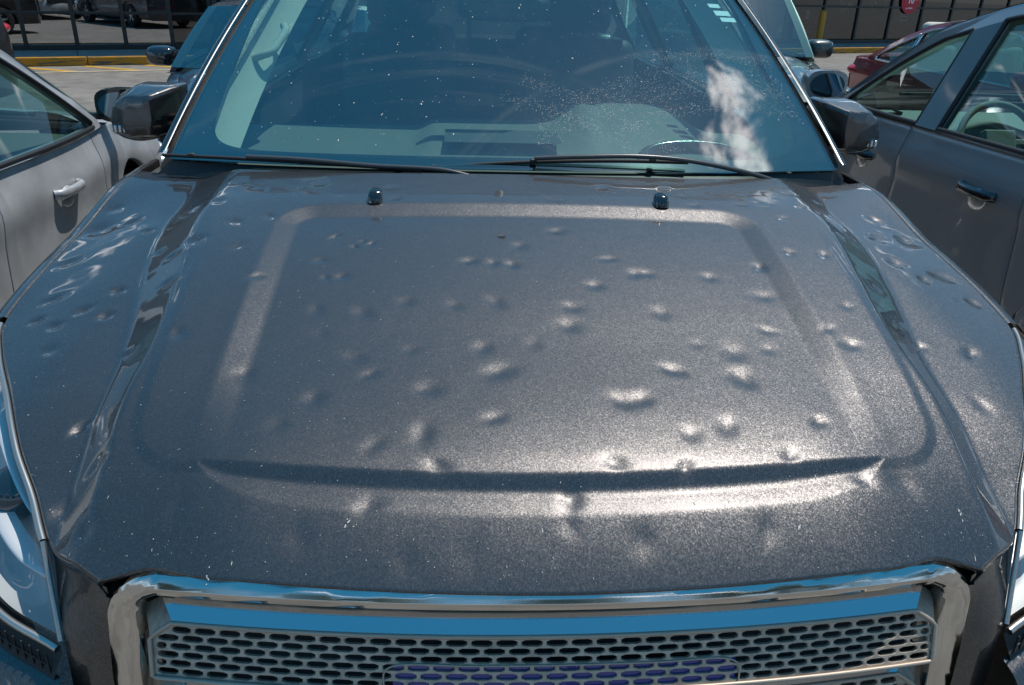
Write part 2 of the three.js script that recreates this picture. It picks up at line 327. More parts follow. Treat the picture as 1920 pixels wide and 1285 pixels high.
/** Painted sheet metal below the belt line, as separate panels with real gaps over a dark inner shell. */
function bodySide(root, o, c, topLine) {
  const body = (z, y) => {
    const b = topLine(z), w = c.plan(z), q = Math.min(y, b);
    return w * (1 - 0.045 * sm((q - (b - 0.16)) / 0.18) - 0.010 * sm(((b - 0.16) - q) / 0.10) + 0.008 * sm(((b - 0.3) - q) / 0.22) - 0.07 * Math.pow(clamp((0.48 - q) / 0.26, 0, 1), 2));
  };
  const ra = o.wheelR + 0.075;
  const low = (z) => Math.max(0.24, ...o.wheelZ.map((w) => Math.abs(z - w) < ra ? o.wheelR + Math.sqrt(ra * ra - (z - w) ** 2) : 0));
  const made = {};
  for (const s of [-1, 1]) {
    for (const [name, z0, z1, c0, c1, flange] of o.panels) {
      const nu = 30, nv = 26;
      const g = grid(nu + 4, nv + 4, (uu, vv, i, j) => {
        const iu = clamp((i - 2) / nu, 0, 1), iv = clamp((j - 2) / nv, 0, 1);
        let z = lerp(z0, z1, iu);
        let y = lerp(low(z), topLine(z), iv);
        const h = clamp((y - 0.3) / 0.7, 0, 1);
        z = lerp(z0 + c0 * (1 - h) ** 2, z1 + c1 * (1 - h) ** 2, iu);
        y = lerp(low(z), topLine(z), iv);
        let x = body(z, y);
        const er = [0.016, 0.004, 0][Math.min(2, Math.min(i, nu + 4 - i))];
        x -= er; if (i === 1) z -= 0; if (i === 0) z -= Math.sign(z1 - z0) * 0.001;
        if (j === 0) x -= 0.03; if (j === 1) x -= 0.006;
        if (j >= nv + 3) { const k = j - nv - 2; x -= k === 1 ? 0.02 : (flange ? 0.085 : 0.05); y += k === 1 ? 0.006 : (flange ? 0.014 : 0.002); }
        return [s * x, y, z];
      }, (u, v, q) => [q[2], q[1]]);
      const m = mesh(name, g, o.paint, root); made[name + s] = m;
      if (/door/.test(name) && o.handles?.[name]) {
        const [hz, hy] = o.handles[name], hx = body(hz, hy);
        const cup = mesh('handle_cup', new THREE.SphereGeometry(1, 20, 12).scale(0.014, 0.042, 0.058).translate(s * (hx - 0.002), hy - 0.018, hz), o.handleCup ?? o.paint, m);
        const pts = [[0.000, -0.105], [0.020, -0.09], [0.030, -0.04], [0.030, 0.04], [0.022, 0.09], [0.0, 0.105]].map(([dx, dz]) => V(s * (hx + dx), hy + 0.008, hz + dz));
        const hg = new THREE.TubeGeometry(new THREE.CatmullRomCurve3(pts), 24, 0.013, 10); hg.translate(0, -hy, 0).scale(1, 1.5, 1).translate(0, hy, 0);
        mesh('handle', hg, o.handleMat ?? o.paint, m);
      }
    }
    for (const w of o.wheelZ) {
      wheel(root, s * (o.W - 0.13), o.wheelR, w, o.wheelR);
    }
  }
  // dark inner shell behind the gaps
  const zA = o.panels[0][1], zB = o.panels[o.panels.length - 1][2];
  mesh('inner_shell', grid(16, 50, (u, v) => { const z = lerp(zA - 0.03, zB + 0.03, v), b = topLine(z) - 0.03, a = [[-1, b], [-1, b - 0.2], [-1, 0.6], [-0.95, 0.3], [-0.7, 0.22], [-0.4, 0.22], [-0.2, 0.22], [-0.1, 0.22], [0, 0.22], [0.1, 0.22], [0.2, 0.22], [0.4, 0.22], [0.7, 0.22], [0.95, 0.3], [1, 0.6], [1, b - 0.2], [1, b]][Math.round(u * 16)]; const y = Math.max(0.2, a[1]); return [a[0] * (body(z, y) - (low(z) > 0.3 ? 0.3 : 0.045)), y, z]; }), M.inner, root);
  return { body, low };
}
/** A whole ordinary car. */
function makeCar(name, label, pos, turn, o, group) {
  const root = thing(name, label, 'car', pos, turn, group);
  const c = cabin(root, o);
  const topLine = (z) => z > o.zC ? lerp(o.yC - 0.03, o.yHood, Math.pow((z - o.zC) / (o.zF - o.zC), 1.5)) : z < o.zD ? lerp(o.yD - 0.03, o.yDeck, Math.pow(clamp((o.zD - z) / Math.max(0.05, o.zD - o.zR), 0, 1), 1.3)) : c.belt(z);
  const b = bodySide(root, o, c, topLine);
  const zf = (a) => o.zF + 0.16 * (1 - a ** 2) - 0.03, zb = (a) => o.zR - 0.10 * (1 - a ** 2) + 0.02;
  // hood, nose, tail
  mesh('hood', grid(30, 24, (u, v) => { const a = 2 * u - 1, zz = lerp(o.zC + 0.06 + 0.10 * (1 - a * a), zf(a) - 0.05, v), ze = lerp(o.zC + 0.06, o.zF - 0.1, v); return [a * (b.body(ze, topLine(ze)) - 0.09), topLine(ze) + 0.012 + (0.035 - 0.018 * v) * (1 - a ** 4) + 0.012 * sm((Math.abs(a) - 0.62) / 0.1) * (1 - v) * (1 - sm((Math.abs(a) - 0.85) / 0.14)) - 0.06 * Math.pow(v, 8), zz]; }), o.paint, root);
  mesh('cowl', grid(10, 2, (u, v) => { const a = 2 * u - 1; return [a * c.side(o.zC, o.yC) * 1.02, o.yC - 0.025, lerp(o.zC + 0.075, o.zC - 0.02, v) + 0.10 * (1 - a * a)]; }), M.black, root);
  mesh('front_bumper', grid(30, 14, (u, v) => { const a = 2 * u - 1, y = lerp(o.yHood - 0.035, 0.2, v); return [a * (b.body(o.zF - 0.1, Math.min(y, 0.8)) + 0.004), y, zf(a) - 0.05 + 0.09 * Math.sin(v * 2.6) - 0.10 * Math.pow(Math.abs(a), 6)]; }), o.paint, root);
  mesh('grille', box(0.9, 0.16, 0.04, 0, o.yHood - 0.16, zf(0) + 0.005, 0.03), M.black, root);
  for (const s of [-1, 1]) {
    mesh('headlight', new THREE.SphereGeometry(1, 20, 14).scale(0.2, 0.075, 0.16).rotateY(s * 0.5).translate(s * (o.W - 0.30), o.yHood - 0.12, o.zF - 0.07), M.clearLamp, root);
    mesh('taillight', new THREE.SphereGeometry(1, 20, 14).scale(0.15, o.tailH ?? 0.065, 0.12).rotateY(-s * 0.4).translate(s * (o.W - 0.20), o.yDeck - 0.12 + (o.tailUp ?? 0), o.zR + 0.10), M.red, root);
  }
  mesh('trunk_lid', grid(24, 10, (u, v) => { const a = 2 * u - 1, ze = lerp(o.zD, o.zR + 0.02, v); return [a * (b.body(ze, topLine(ze)) - 0.055), topLine(ze) + 0.015 + 0.02 * (1 - a ** 4), lerp(o.zD, zb(a), v)]; }), o.paint, root);
  mesh('rear_bumper', grid(24, 12, (u, v) => { const a = 2 * u - 1, y = lerp(o.yDeck + 0.018, 0.22, v); return [a * b.body(o.zR + 0.1, Math.min(y, o.yDeck)), y, zb(a) - 0.05 * Math.sin(v * 2.8) + 0.08 * Math.pow(Math.abs(a), 6)]; }), o.paint, root);
  // mirrors
  for (const s of [-1, 1]) {
    const mz = o.mirrorZ ?? o.zC - 0.28, my = c.belt(mz) + 0.085, mx = c.plan(mz) + 0.075;
    const mm = mesh('side_mirror', loft([[0.30, 0.10], [0.72, 0.085], [0.95, 0.05], [1, 0], [0.97, -0.045]].map(([k, dz]) => { const r = []; for (let i = 0; i < 28; i++) { const t = i / 28 * 6.2832, cx = Math.sign(Math.cos(t)) * Math.pow(Math.abs(Math.cos(t)), 0.6), cy = Math.sign(Math.sin(t)) * Math.pow(Math.abs(Math.sin(t)), 0.6); r.push([s * (mx + k * 0.115 * cx), my + k * 0.078 * cy, mz + dz]); } return r; })), o.mirrorMat ?? o.paint, root);
    mesh('mirror_glass', new THREE.CircleGeometry(0.095, 28).scale(1, 0.66, 1).rotateY(Math.PI).translate(s * mx, my, mz - 0.050), M.mirror, mm);
    mesh('arm', box(0.14, 0.03, 0.05, s * (mx - 0.13), my - 0.055, mz + 0.01, 0.012), M.black, mm);
  }
  // interior
  mesh('dashboard', grid(24, 10, (u, v) => { const a = 2 * u - 1, z = lerp(o.zC + 0.02, o.zC - 0.62, Math.min(1, v * 1.25)); return [a * (c.plan(o.zC) - 0.09), v > 0.8 ? lerp(o.yC - 0.10, 0.65, (v - 0.8) * 5) : o.yC - 0.07 - 0.03 * v + 0.06 * Math.exp(-(((a - o.wheelSide * 0.42) / 0.22) ** 2)) * sm(v * 1.6), z]; }), o.dashMat ?? M.dash, root);
  steeringWheel(root, o.wheelSide * o.W * 0.42, o.yC - 0.10, o.zC - 0.76, o.dashMat ?? M.dash);
  // wiper at the glass foot
  mesh('wiper', tube([[-0.5, o.yC + 0.008, o.zC + 0.06], [0, o.yC + 0.012, o.zC + 0.105], [0.45, o.yC + 0.012, o.zC + 0.07]], 0.010, 24, 6), M.black, root);
  return root;
}
const sedan = (over) => ({
  W: 0.90, yC: 0.985, yD: 1.03, zF: 2.30, zC: 1.02, zRF: 0.20, zRR: -1.0, zD: -1.72, zR: -2.35, yRF: 1.40, yRR: 1.38, arch: 0.045, nose: 0.07, zN: 0.3, tailIn: 0.06, zT: -1.0,
  tumble: 0.42, rail: 0.055, windows: [[0.92, -0.24], [-0.33, -1.12]], yHood: 0.72, yDeck: 0.98, wheelR: 0.32, wheelZ: [1.42, -1.33], seatZ: [-0.28, -1.15], wheelSide: 1, lining: M.cabin,
  panels: [['front_fender', 2.14, 0.873, 0, 0.10, true], ['front_door', 0.865, -0.246, 0.10, 0.0, false], ['rear_door', -0.254, -1.12, 0, -0.12, false], ['rear_quarter', -1.128, -2.25, -0.12, 0, true]],
  handles: { front_door: [-0.06, 0.80], rear_door: [-0.95, 0.82] }, ...over,
});

// ------------------------------------------------------------------ the hail-damaged car
const suv = thing('hail_damaged_suv', 'dark grey metallic car with hail-dented hood and chrome mesh grille', 'car');
const suvO = {
  paint: bodyPaint, lining: M.cabin, W: 0.955, yC: 1.235, yD: 1.28, zC: -1.19, zRF: -2.06, zRR: -4.1, zD: -4.72, yRF: 1.715, yRR: 1.70, arch: 0.02, nose: 0.125, zN: -2.3, tailIn: 0.05, zT: -3.9,
  tumble: 0.55, rail: 0.06, windows: [[-1.36, -2.40], [-2.50, -3.42], [-3.52, -4.35]], ownWindshield: true, seatZ: [-2.75, -3.65], seatY: 0.72, wheelR: 0.37, wheelZ: [-0.93, -3.78],
  panels: [['front_door', -1.40, -2.446, 0.0, 0.0, false], ['rear_door', -2.454, -3.45, 0, 0.12, false], ['rear_quarter', -3.458, -4.82, 0.12, 0, true]],
  handles: { front_door: [-2.28, 1.04], rear_door: [-3.25, 1.06] },
};
const suvC = cabin(suv, suvO);
bodySide(suv, suvO, suvC, (z) => z < suvO.zD ? suvO.yD - 0.03 : suvC.belt(z));
mesh('tailgate', grid(20, 10, (u, v) => { const a = 2 * u - 1; return [a * 0.9, lerp(1.27, 0.3, v), -4.78 - 0.08 * (1 - a * a)]; }), bodyPaint, suv);

// hood: base shape, raised centre, scoop edge, dents
const hoodMid = spline([[-1.30, 1.258], [-1.1, 1.248], [-0.9, 1.233], [-0.83, 1.224], [-0.7, 1.203], [-0.5, 1.166], [-0.3, 1.122], [-0.155, 1.085], [-0.1, 1.063], [-0.05, 1.034], [0, 0.998], [0.04, 0.962]]);
const hoodBase = (x, z) => {
  const a = Math.abs(x), rear = 1 - sm((-0.88 - z) / 0.3), fore = 1 - 0.5 * sm((z + 0.20) / 0.14);
  const xc = 0.595 + 0.06 * sm((-0.35 - z) / 0.5) - 0.012 * sm((z + 0.3) / 0.2), wd = lerp(0.030, 0.056, sm((-0.2 - z) / 0.5));
  return hoodMid(z) - 0.05 * a * a - 0.041 * fore * lerp(0.55, 1, rear) * ramp((a - xc + wd) / (2 * wd)) - 0.020 * sm((a - 0.7) / 0.2) * rear - 0.045 * sm((a - 0.35) / 0.3) * sm((z + 0.35) / 0.35);
};
const roundBox = (x, z, hw0, hw1, z0, z1, r) => { // signed distance-like to a tapered rounded panel, negative inside
  const t = clamp((z - z0) / (z1 - z0), 0, 1), hw = lerp(hw0, hw1, t), qx = Math.abs(x) - hw + r, qz = Math.max(z0 - z, z - z1) + r;
  return Math.hypot(Math.max(qx, 0), Math.max(qz, 0)) + Math.min(Math.max(qx, qz), 0) - r;
};
const hoodForm = (x, z) => {
  let y = hoodBase(x, z);
  const zu = -0.124 - 0.19 * x * x;
  y += lerp(0.0045, 0.003, sm((Math.abs(x) - 0.42) / 0.06)) * (1 - ramp((roundBox(x, z, 0.615, 0.525, -1.2, zu, 0.06)) / 0.018)) * sm((z + 0.95) / 0.35);
  const d = roundBox(x, z, 0.470, 0.452, -0.848, 0.05, 0.085);
  y -= 0.011 * (1 - ramp((d + 0.052) / 0.052)) * (1 - sm((z + 0.42) / 0.30));
  const a = Math.abs(x), zl = -0.071 - 0.16 * x * x - 0.050 * Math.pow(a / 0.437, 9);
  if (a < 0.437 && z > zu && z < zl) {
    const t = (z - zu) / (zl - zu), k = (zl - zu) / 0.05;
    y -= 0.0050 * k * (t < 0.38 ? ramp(t / 0.38) : 1 - ramp((t - 0.38) / 0.62));
  }
  return y;
};
const onHood = (px, py) => { const d = dirOf(px, py); let t = 0.4; for (; t < 3; t += 0.003) if (CAM.y + d.y * t < hoodBase(CAM.x + d.x * t, CAM.z + d.z * t)) break; return [CAM.x + d.x * t, CAM.z + d.z * t]; };
// hail dents read off the photograph: pixel, radius in mm, depth in tenths of a mm
const dents = [
  [627, 438, 11, 14], [664, 456, 9, 14], [696, 450, 9, 13], [680, 446, 8, 10], [640, 512, 13, 12], [610, 515, 10, 10], [600, 482, 13, 10], [880, 484, 16, 14], [924, 487, 14, 12], [960, 490, 14, 14], [975, 454, 16, 12], [1045, 426, 17, 14],
  [1140, 480, 15, 10], [1190, 508, 16, 14], [1214, 508, 14, 12], [1116, 530, 16, 14], [1330, 515, 16, 14], [1425, 496, 15, 14], [1432, 550, 20, 16], [1240, 580, 18, 14], [1074, 570, 17, 15], [1068, 604, 20, 19], [930, 560, 17, 14], [680, 581, 18, 15],
  [592, 575, 16, 11], [760, 560, 16, 11], [852, 566, 15, 10], [905, 647, 17, 15], [664, 665, 17, 14], [694, 700, 15, 11], [936, 693, 24, 25], [803, 729, 19, 17], [588, 750, 18, 16], [927, 786, 16, 14], [793, 818, 20, 16], [1168, 752, 20, 30],
  [1204, 750, 17, 26], [1264, 690, 18, 26], [1388, 700, 22, 26], [1402, 716, 18, 18], [1378, 655, 22, 18], [1364, 806, 19, 26], [1296, 820, 16, 16], [1594, 650, 17, 14], [1440, 614, 14, 12], [1442, 650, 14, 10], [456, 700, 18, 15], [820, 880, 15, 16],
  [690, 948, 18, 16], [1072, 935, 17, 22], [1066, 985, 16, 14], [1205, 1018, 20, 18], [1440, 995, 18, 16], [1152, 872, 16, 20], [1283, 884, 13, 26], [478, 522, 13, 12], [1534, 795, 14, 12], [1552, 620, 14, 8], [1310, 640, 14, 8], [1000, 640, 15, 8], [770, 650, 14, 8],
  [132, 493, 20, 14], [220, 546, 14, 20], [100, 563, 17, 14], [157, 581, 14, 18], [197, 593, 13, 22], [70, 601, 13, 17], [103, 611, 14, 16], [93, 659, 16, 13], [243, 660, 12, 26], [300, 473, 12, 14], [322, 481, 12, 14], [213, 393, 20, 14], [247, 417, 16, 18], [187, 430, 34, 26],
  [367, 393, 20, 20], [277, 434, 13, 12], [317, 530, 16, 14], [333, 628, 16, 11], [505, 407, 14, 13], [567, 353, 12, 10], [447, 343, 15, 13], [440, 418, 16, 12], [447, 464, 15, 10], [410, 377, 15, 12], [370, 450, 20, 18], [600, 345, 22, 12],
  [1530, 380, 14, 14], [1503, 388, 12, 10], [1468, 410, 14, 10], [1543, 481, 14, 13], [1480, 477, 13, 11], [1573, 441, 16, 14], [1533, 399, 12, 12], [1640, 412, 15, 20], [1647, 447, 26, 22], [1697, 451, 18, 20], [1680, 492, 20, 22], [1733, 524, 15, 16], [1643, 541, 16, 17],
  [1687, 608, 14, 15], [1827, 568, 14, 13], [1820, 664, 18, 22], [1723, 651, 14, 14], [1480, 363, 18, 11], [1390, 384, 15, 10], [1303, 386, 15, 10], [1587, 578, 13, 8], [1770, 520, 26, 16], [735, 352, 16, 7], [742, 373, 14, 8], [1130, 353, 20, 8], [1040, 376, 20, 7],
  [1245, 356, 14, 7], [1280, 369, 13, 7], [150, 806, 12, 26], [180, 872, 15, 32], [120, 960, 17, 26], [160, 992, 16, 26], [135, 940, 13, 12], [600, 620, 15, 8], [520, 800, 16, 9], [700, 840, 16, 10], [1480, 860, 14, 12], [1620, 900, 14, 12], [1690, 905, 22, 14], [1840, 760, 18, 10], [560, 1010, 20, 9], [880, 1040, 22, 10], [760, 1060, 20, 9], [330, 960, 18, 8],
].map(([px, py, r, d]) => { const [x, z] = onHood(px, py); return [x, z, r * 0.82 / 1000, d * (px < 420 || px > 1470 ? 2.2 : d > 22 ? 1.1 : py < 540 ? 1.9 : 1.4) / 10000, rnd() * 3.14, 0.75 + 0.5 * rnd()]; });
const hoodY = (x, z) => {
  let y = hoodForm(x, z);
  for (const [dx, dz, r, d, th, el] of dents) {
    let ex = x - dx, ez = z - dz; if (Math.abs(ex) > 0.09 || Math.abs(ez) > 0.09) continue;
    const c = Math.cos(th), s = Math.sin(th), p = (ex * c + ez * s) * el, q = (-ex * s + ez * c) / el, w = (p * p + q * q) / (r * r);
    y -= d * (Math.exp(-w) - 0.12 * Math.exp(-w / 5));
  }
  // slight waviness of the sheet
  return y + lerp(0.00035, 0.0011, sm((Math.abs(x) - 0.6) / 0.08)) * perlin.noise(x * 9, z * 9, 2.2) + 0.00012 * perlin.noise(x * 31, z * 31, 6.1);
};
const EDGE = [[0.872, -1.214], [0.886, -0.87], [0.880, -0.587], [0.835, -0.48], [0.765, -0.36], [0.702, -0.25], [0.657, -0.185], [0.603, -0.10], [0.563, -0.066], [0.527, -0.042]];
const EV = [0, 0.27, 0.5, 0.59, 0.69, 0.785, 0.845, 0.92, 0.965, 1];
const edgeX = spline(EDGE.map((q, i) => [EV[i], q[0]])), edgeZ = spline(EDGE.map((q, i) => [EV[i], q[1]]));
const hoodXZ = (a, v) => {
  const ze = edgeZ(v), g = 0.78 * (ze + 1.214) / 1.172 + 0.22 * v, zc = lerp(-1.023, -0.001, g);
  const lip = -0.0115 * Math.exp(-(((Math.abs(a) - 0.89) / 0.085) ** 2)) * sm((v - 0.88) / 0.12);
  return [a * edgeX(v), zc + (ze - zc) * Math.pow(Math.abs(a), lerp(2.8, 1.9, v)) + lip];
};
{
  const nu = 560, nv = 470;
  const g = grid(nu + 6, nv + 3, (uu, vv, i, j) => {
    const a = clamp((i - 3) / nu, 0, 1) * 2 - 1, v = clamp(j / nv, 0, 1);
    let [x, z] = hoodXZ(a, v), y = hoodY(x, z);
    const e = Math.max(3 - i, i - nu - 3, 0), f = Math.max(j - nv, 0);
    if (e) { y -= [0, 0.002, 0.006, 0.022][e]; x += Math.sign(a) * [0, 0.0025, 0.003, -0.004][e]; }
    if (f) { y -= [0, 0.0015, 0.004, 0.014][f]; z += [0, 0.0018, 0.002, -0.008][f]; }
    return [x, y, z];
  }, (u, v, q) => [q[0], q[2]]);
  var hood = mesh('hood', g, hoodPaint, suv);
  hood.userData.label = 'dark metallic hood pitted with round hail dents';
  mesh('engine_bay', box(1.06, 0.5, 0.95, 0, 0.69, -0.62, 0.05), bodyPaint, suv);
  mesh('engine_bay', grid(8, 10, (u, v) => { const [x, z] = hoodXZ((2 * u - 1) * 0.985, lerp(0.0, 0.985, v)); return [x, hoodBase(x, z) - 0.035, z]; }), bodyPaint, suv);
  for (const [px, py] of [[704, 372], [1239, 380]]) {
    const [x, z] = onHood(px, py + 6), y = hoodY(x, z);
    const rings = [[1, 0], [1.02, 0.004], [0.96, 0.012], [0.80, 0.0195], [0.45, 0.023]].map(([k, dy]) => { const r = []; for (let i = 0; i < 24; i++) { const t = i / 24 * 6.2832, cx = Math.sign(Math.cos(t)) * Math.pow(Math.abs(Math.cos(t)), 0.55), cz = Math.sign(Math.sin(t)) * Math.pow(Math.abs(Math.sin(t)), 0.55); r.push([x + k * 0.0145 * cx, y + dy - 0.001, z + k * 0.019 * cz - 0.006 * dy / 0.023]); } return r; });
    mesh('washer_nozzle', loft(rings), M.gloss, hood);
  }
}
// fenders
for (const s of [-1, 1]) {
  mesh('front_fender', grid(24, 50, (u, v) => {
    const z = lerp(-1.36, -0.595, v), vv = clamp((z + 1.214) / 0.62 * 0.5, 0, 0.5), w = edgeX(vv), ye = hoodBase(w, Math.max(z, -1.25)) - 0.002, arch = Math.abs(z + 0.93) < 0.44 ? 0.37 + Math.sqrt(0.44 ** 2 - (z + 0.93) ** 2) : 0.26;
    const out = 0.958 - 0.02 * v, P = [[w + 0.005, ye - 0.02], [w + 0.0055, ye - 0.003], [w + 0.012, ye - 0.001], [w + 0.028, ye - 0.006], [w + 0.045, ye - 0.022], [w + 0.058, ye - 0.06], [out, ye - 0.18], [out, lerp(ye - 0.18, arch, 0.5)], [out, arch]];
    const f = u * (P.length - 1), i = Math.min(P.length - 2, Math.floor(f)), t = f - i;
    return [s * lerp(P[i][0], P[i + 1][0], t), lerp(P[i][1], P[i + 1][1], t), z];
  }, (u, v, q) => [q[2], q[1]]), bodyPaint, suv);
}

// windshield
const glassAt = (a, v, off = 0) => {
  const z = lerp(suvO.zC, suvO.zRF, v), y = suvC.top(z), w = suvC.side(z, y) - 0.006;
  return [a * w, y + 0.009 + 0.012 * (1 - a * a) - off * 0.86, z + 0.115 * (1 - Math.pow(Math.abs(a), 2.2)) * (1 - 0.45 * v) - off * 0.5];
};
const windshield = mesh('windshield', grid(64, 48, (u, v) => glassAt((2 * u - 1) * 0.985, lerp(-0.02, 1, v))), M.glass, suv);
{
  // black ceramic band round the glass
  const inner = (t) => { // rounded inner outline, t in 0..1 round the pane
    const ang = t * Math.PI * 2, n = 14, c = Math.cos(ang), q = Math.sin(ang), r = Math.pow(Math.pow(Math.abs(c), n) + Math.pow(Math.abs(q), n), -1 / n);
    const a = c * r, w = (q * r + 1) / 2, v = lerp(0.022, 0.96, w);
    return [a * lerp(0.885, 0.955, clamp(v * 1.5, 0, 1)), v];
  };
  const outer = (t) => { const ang = t * Math.PI * 2, c = Math.cos(ang), q = Math.sin(ang), r = 1 / Math.max(Math.abs(c), Math.abs(q)); return [c * r * 0.983, lerp(-0.018, 0.999, (q * r + 1) / 2)]; };
  mesh('edge_band', grid(400, 4, (u, v) => { const A = inner(u), B = outer(u); return glassAt(lerp(A[0], B[0], v), lerp(A[1], B[1], v), 0.004); }), M.gloss, windshield);
  for (const s of [-1, 1]) {
    const e = []; for (let i = 0; i <= 24; i++) { const v = i / 24, z = lerp(suvO.zC + 0.012, suvO.zRF, v), y = suvC.top(z), w = suvC.side(z, y); e.push(V(s * (w - 0.004), y + 0.015, z)); }
    const ec = new THREE.CatmullRomCurve3(e), ribbon = (w0, w1, lift) => grid(6, 90, (u, v) => { const p = ec.getPoint(v), x = lerp(w0, w1, u); return [p.x + s * x * 0.85, p.y - x * 0.5 + lift * Math.sin(u * Math.PI) + 0.004, p.z - lift * 0.3]; });
    mesh('pillar_strip', ribbon(-0.005, 0.004, 0.003), M.stripMetal, suv);
    mesh('pillar_molding', ribbon(0.004, 0.024, 0.004), M.gloss, suv);
    // inner pillar cover
    mesh('pillar_trim', grid(6, 30, (u, v) => { const w = lerp(0.02, 0.98, v), p = glassAt(s * lerp(0.955, 0.925, u), w, 0.02); return [p[0] - s * 0.05 * u * u, p[1] - 0.015 * u - 0.02 * (1 - v) * u, p[2] - 0.16 * u]; }), M.trim, suv);
  }
  // stickers at the upper corner
  const st = new THREE.MeshPhysicalMaterial({ name: 'sticker', color: lin(0.75, 0.8, 0.85), roughness: 0.6 });
  for (const [a0, a1, v0, v1] of [[0.845, 0.895, 0.655, 0.675], [0.852, 0.918, 0.615, 0.640], [0.862, 0.926, 0.585, 0.606]]) mesh('sticker', grid(4, 4, (u, v) => glassAt(lerp(a0, a1, u), lerp(v0, v1, v), 0.005)), st, windshield);
}
// cowl, wipers
mesh('cowl', grid(40, 4, (u, v) => { const a = 2 * u - 1, f = hoodXZ(a, 0), g = glassAt(a * 0.99, -0.01); return [lerp(f[0] * 0.99, g[0], v), lerp(hoodBase(f[0], f[1]) - 0.04, g[1] - 0.012, v), lerp(f[1] + 0.03, g[2], v)]; }), M.black, suv);
function wiper(blade, arm, armMat) {
  const w = part('wiper', suv);
  const B = blade.map((q) => atZ(...q)), A = arm.map((q) => atZ(...q));
  const bg = new THREE.TubeGeometry(new THREE.CatmullRomCurve3(B), 48, 0.0042, 8);
  mesh('blade', bg, M.rubber, w);
  mesh('arm', new THREE.TubeGeometry(new THREE.CatmullRomCurve3(A), 48, 0.0052, 8), armMat, w);
  for (const k of [0.12, 0.5, 0.88]) { const p = new THREE.CatmullRomCurve3(B).getPoint(k); mesh('clip', box(0.016, 0.011, 0.013, p.x, p.y + 0.002, p.z, 0.004), M.black, w); }
}
const armBlack = new THREE.MeshPhysicalMaterial({ name: 'wiper_black', color: lin(0.06, 0.061, 0.063), roughness: 0.28 });
wiper([[305, 291, -1.165], [420, 296, -1.12], [560, 304, -1.09], [700, 313, -1.07], [790, 321, -1.06]], [[462, 294, -1.10], [560, 299, -1.085], [700, 311, -1.065], [830, 319, -1.055], [880, 330, -1.05]], armBlack);
wiper([[775, 318, -1.075], [860, 311, -1.075], [1000, 304, -1.075], [1150, 302, -1.08], [1290, 305, -1.09]], [[1002, 297, -1.065], [1100, 294, -1.065], [1210, 294, -1.07], [1300, 303, -1.075], [1420, 329, -1.085], [1480, 350, -1.09]], armBlack);

// interior seen through the glass
{
  const d = mesh('dashboard', grid(90, 40, (u, v) => {
    const a = 2 * u - 1, x = a * 0.775, z = lerp(-1.11 - 0.10 * a * a, -1.93 + 0.06 * a * a, Math.min(v / 0.8, 1));
    let y = 1.165 + 0.03 * sm(v / 0.7) + 0.085 * Math.exp(-Math.pow((x - 0.40) / 0.20, 4)) * sm((v - 0.22) / 0.5);
    y += 0.022 * (sm((x + 0.26) / 0.06) - sm((x - 0.24) / 0.06)) * sm((v - 0.30) / 0.2);
    if (v > 0.8) y = lerp(y, 0.7, (v - 0.8) * 5);
    return [x, y, z];
  }), M.dash, suv);
  mesh('vent_panel', grid(20, 8, (u, v) => [lerp(-0.165, 0.155, u), 1.222 + 0.012 * v, lerp(-1.50, -1.63, v)]), M.cabin, d);
  mesh('sun_sensor', new THREE.SphereGeometry(0.011, 16, 10).translate(0.0, 1.178, -1.27), M.gloss, d);
  for (let k = 0; k < 4; k++) mesh('defrost_slot', box(1.0, 0.004, 0.008, 0.02, 1.171, -1.17 - k * 0.018, 0.002), M.black, d);
  const gr = mesh('gauge_hood', new THREE.TorusGeometry(0.135, 0.022, 12, 48).scale(1, 0.42, 1).rotateX(-1.15).translate(0.50, 1.205, -1.40), M.gloss, d);
  mesh('gauge_trim', tube([[0.38, 1.185, -1.33], [0.5, 1.19, -1.31], [0.62, 1.185, -1.33]], 0.008, 20, 8), M.chrome, gr);
  steeringWheel(suv, 0.38, 1.10, -2.05, M.seat);
  const mir = mesh('rear_view_mirror', loft([[0.8, 0.035], [1, 0.015], [1, -0.01]].map(([k, dz]) => { const r = []; for (let i = 0; i < 28; i++) { const t = i / 28 * 6.2832; r.push([k * 0.13 * Math.sign(Math.cos(t)) * Math.pow(Math.abs(Math.cos(t)), 0.5), 1.555 + k * 0.036 * Math.sign(Math.sin(t)) * Math.pow(Math.abs(Math.sin(t)), 0.5), -1.72 + dz]); } return r; })), M.black, suv);
  mesh('stalk', tube([[0, 1.58, -1.70], [0, 1.64, -1.74], [0, 1.70, -1.84]], 0.014, 12, 8), M.black, mir);
  mesh('grab_handle', new THREE.TubeGeometry(new THREE.CatmullRomCurve3([[470, 112, -1.62], [490, 104, -1.62], [508, 97, -1.63], [522, 80, -1.66], [535, 58, -1.70], [532, 48, -1.72]].map((q) => atZ(...q)), false, 'centripetal'), 40, 0.011, 10), M.trim, suv);
  // light strip of the rear head lining edge
  mesh('rear_headliner_edge', box(0.9, 0.03, 0.05, 0, 1.60, -4.0, 0.01), M.trim, suv);
}
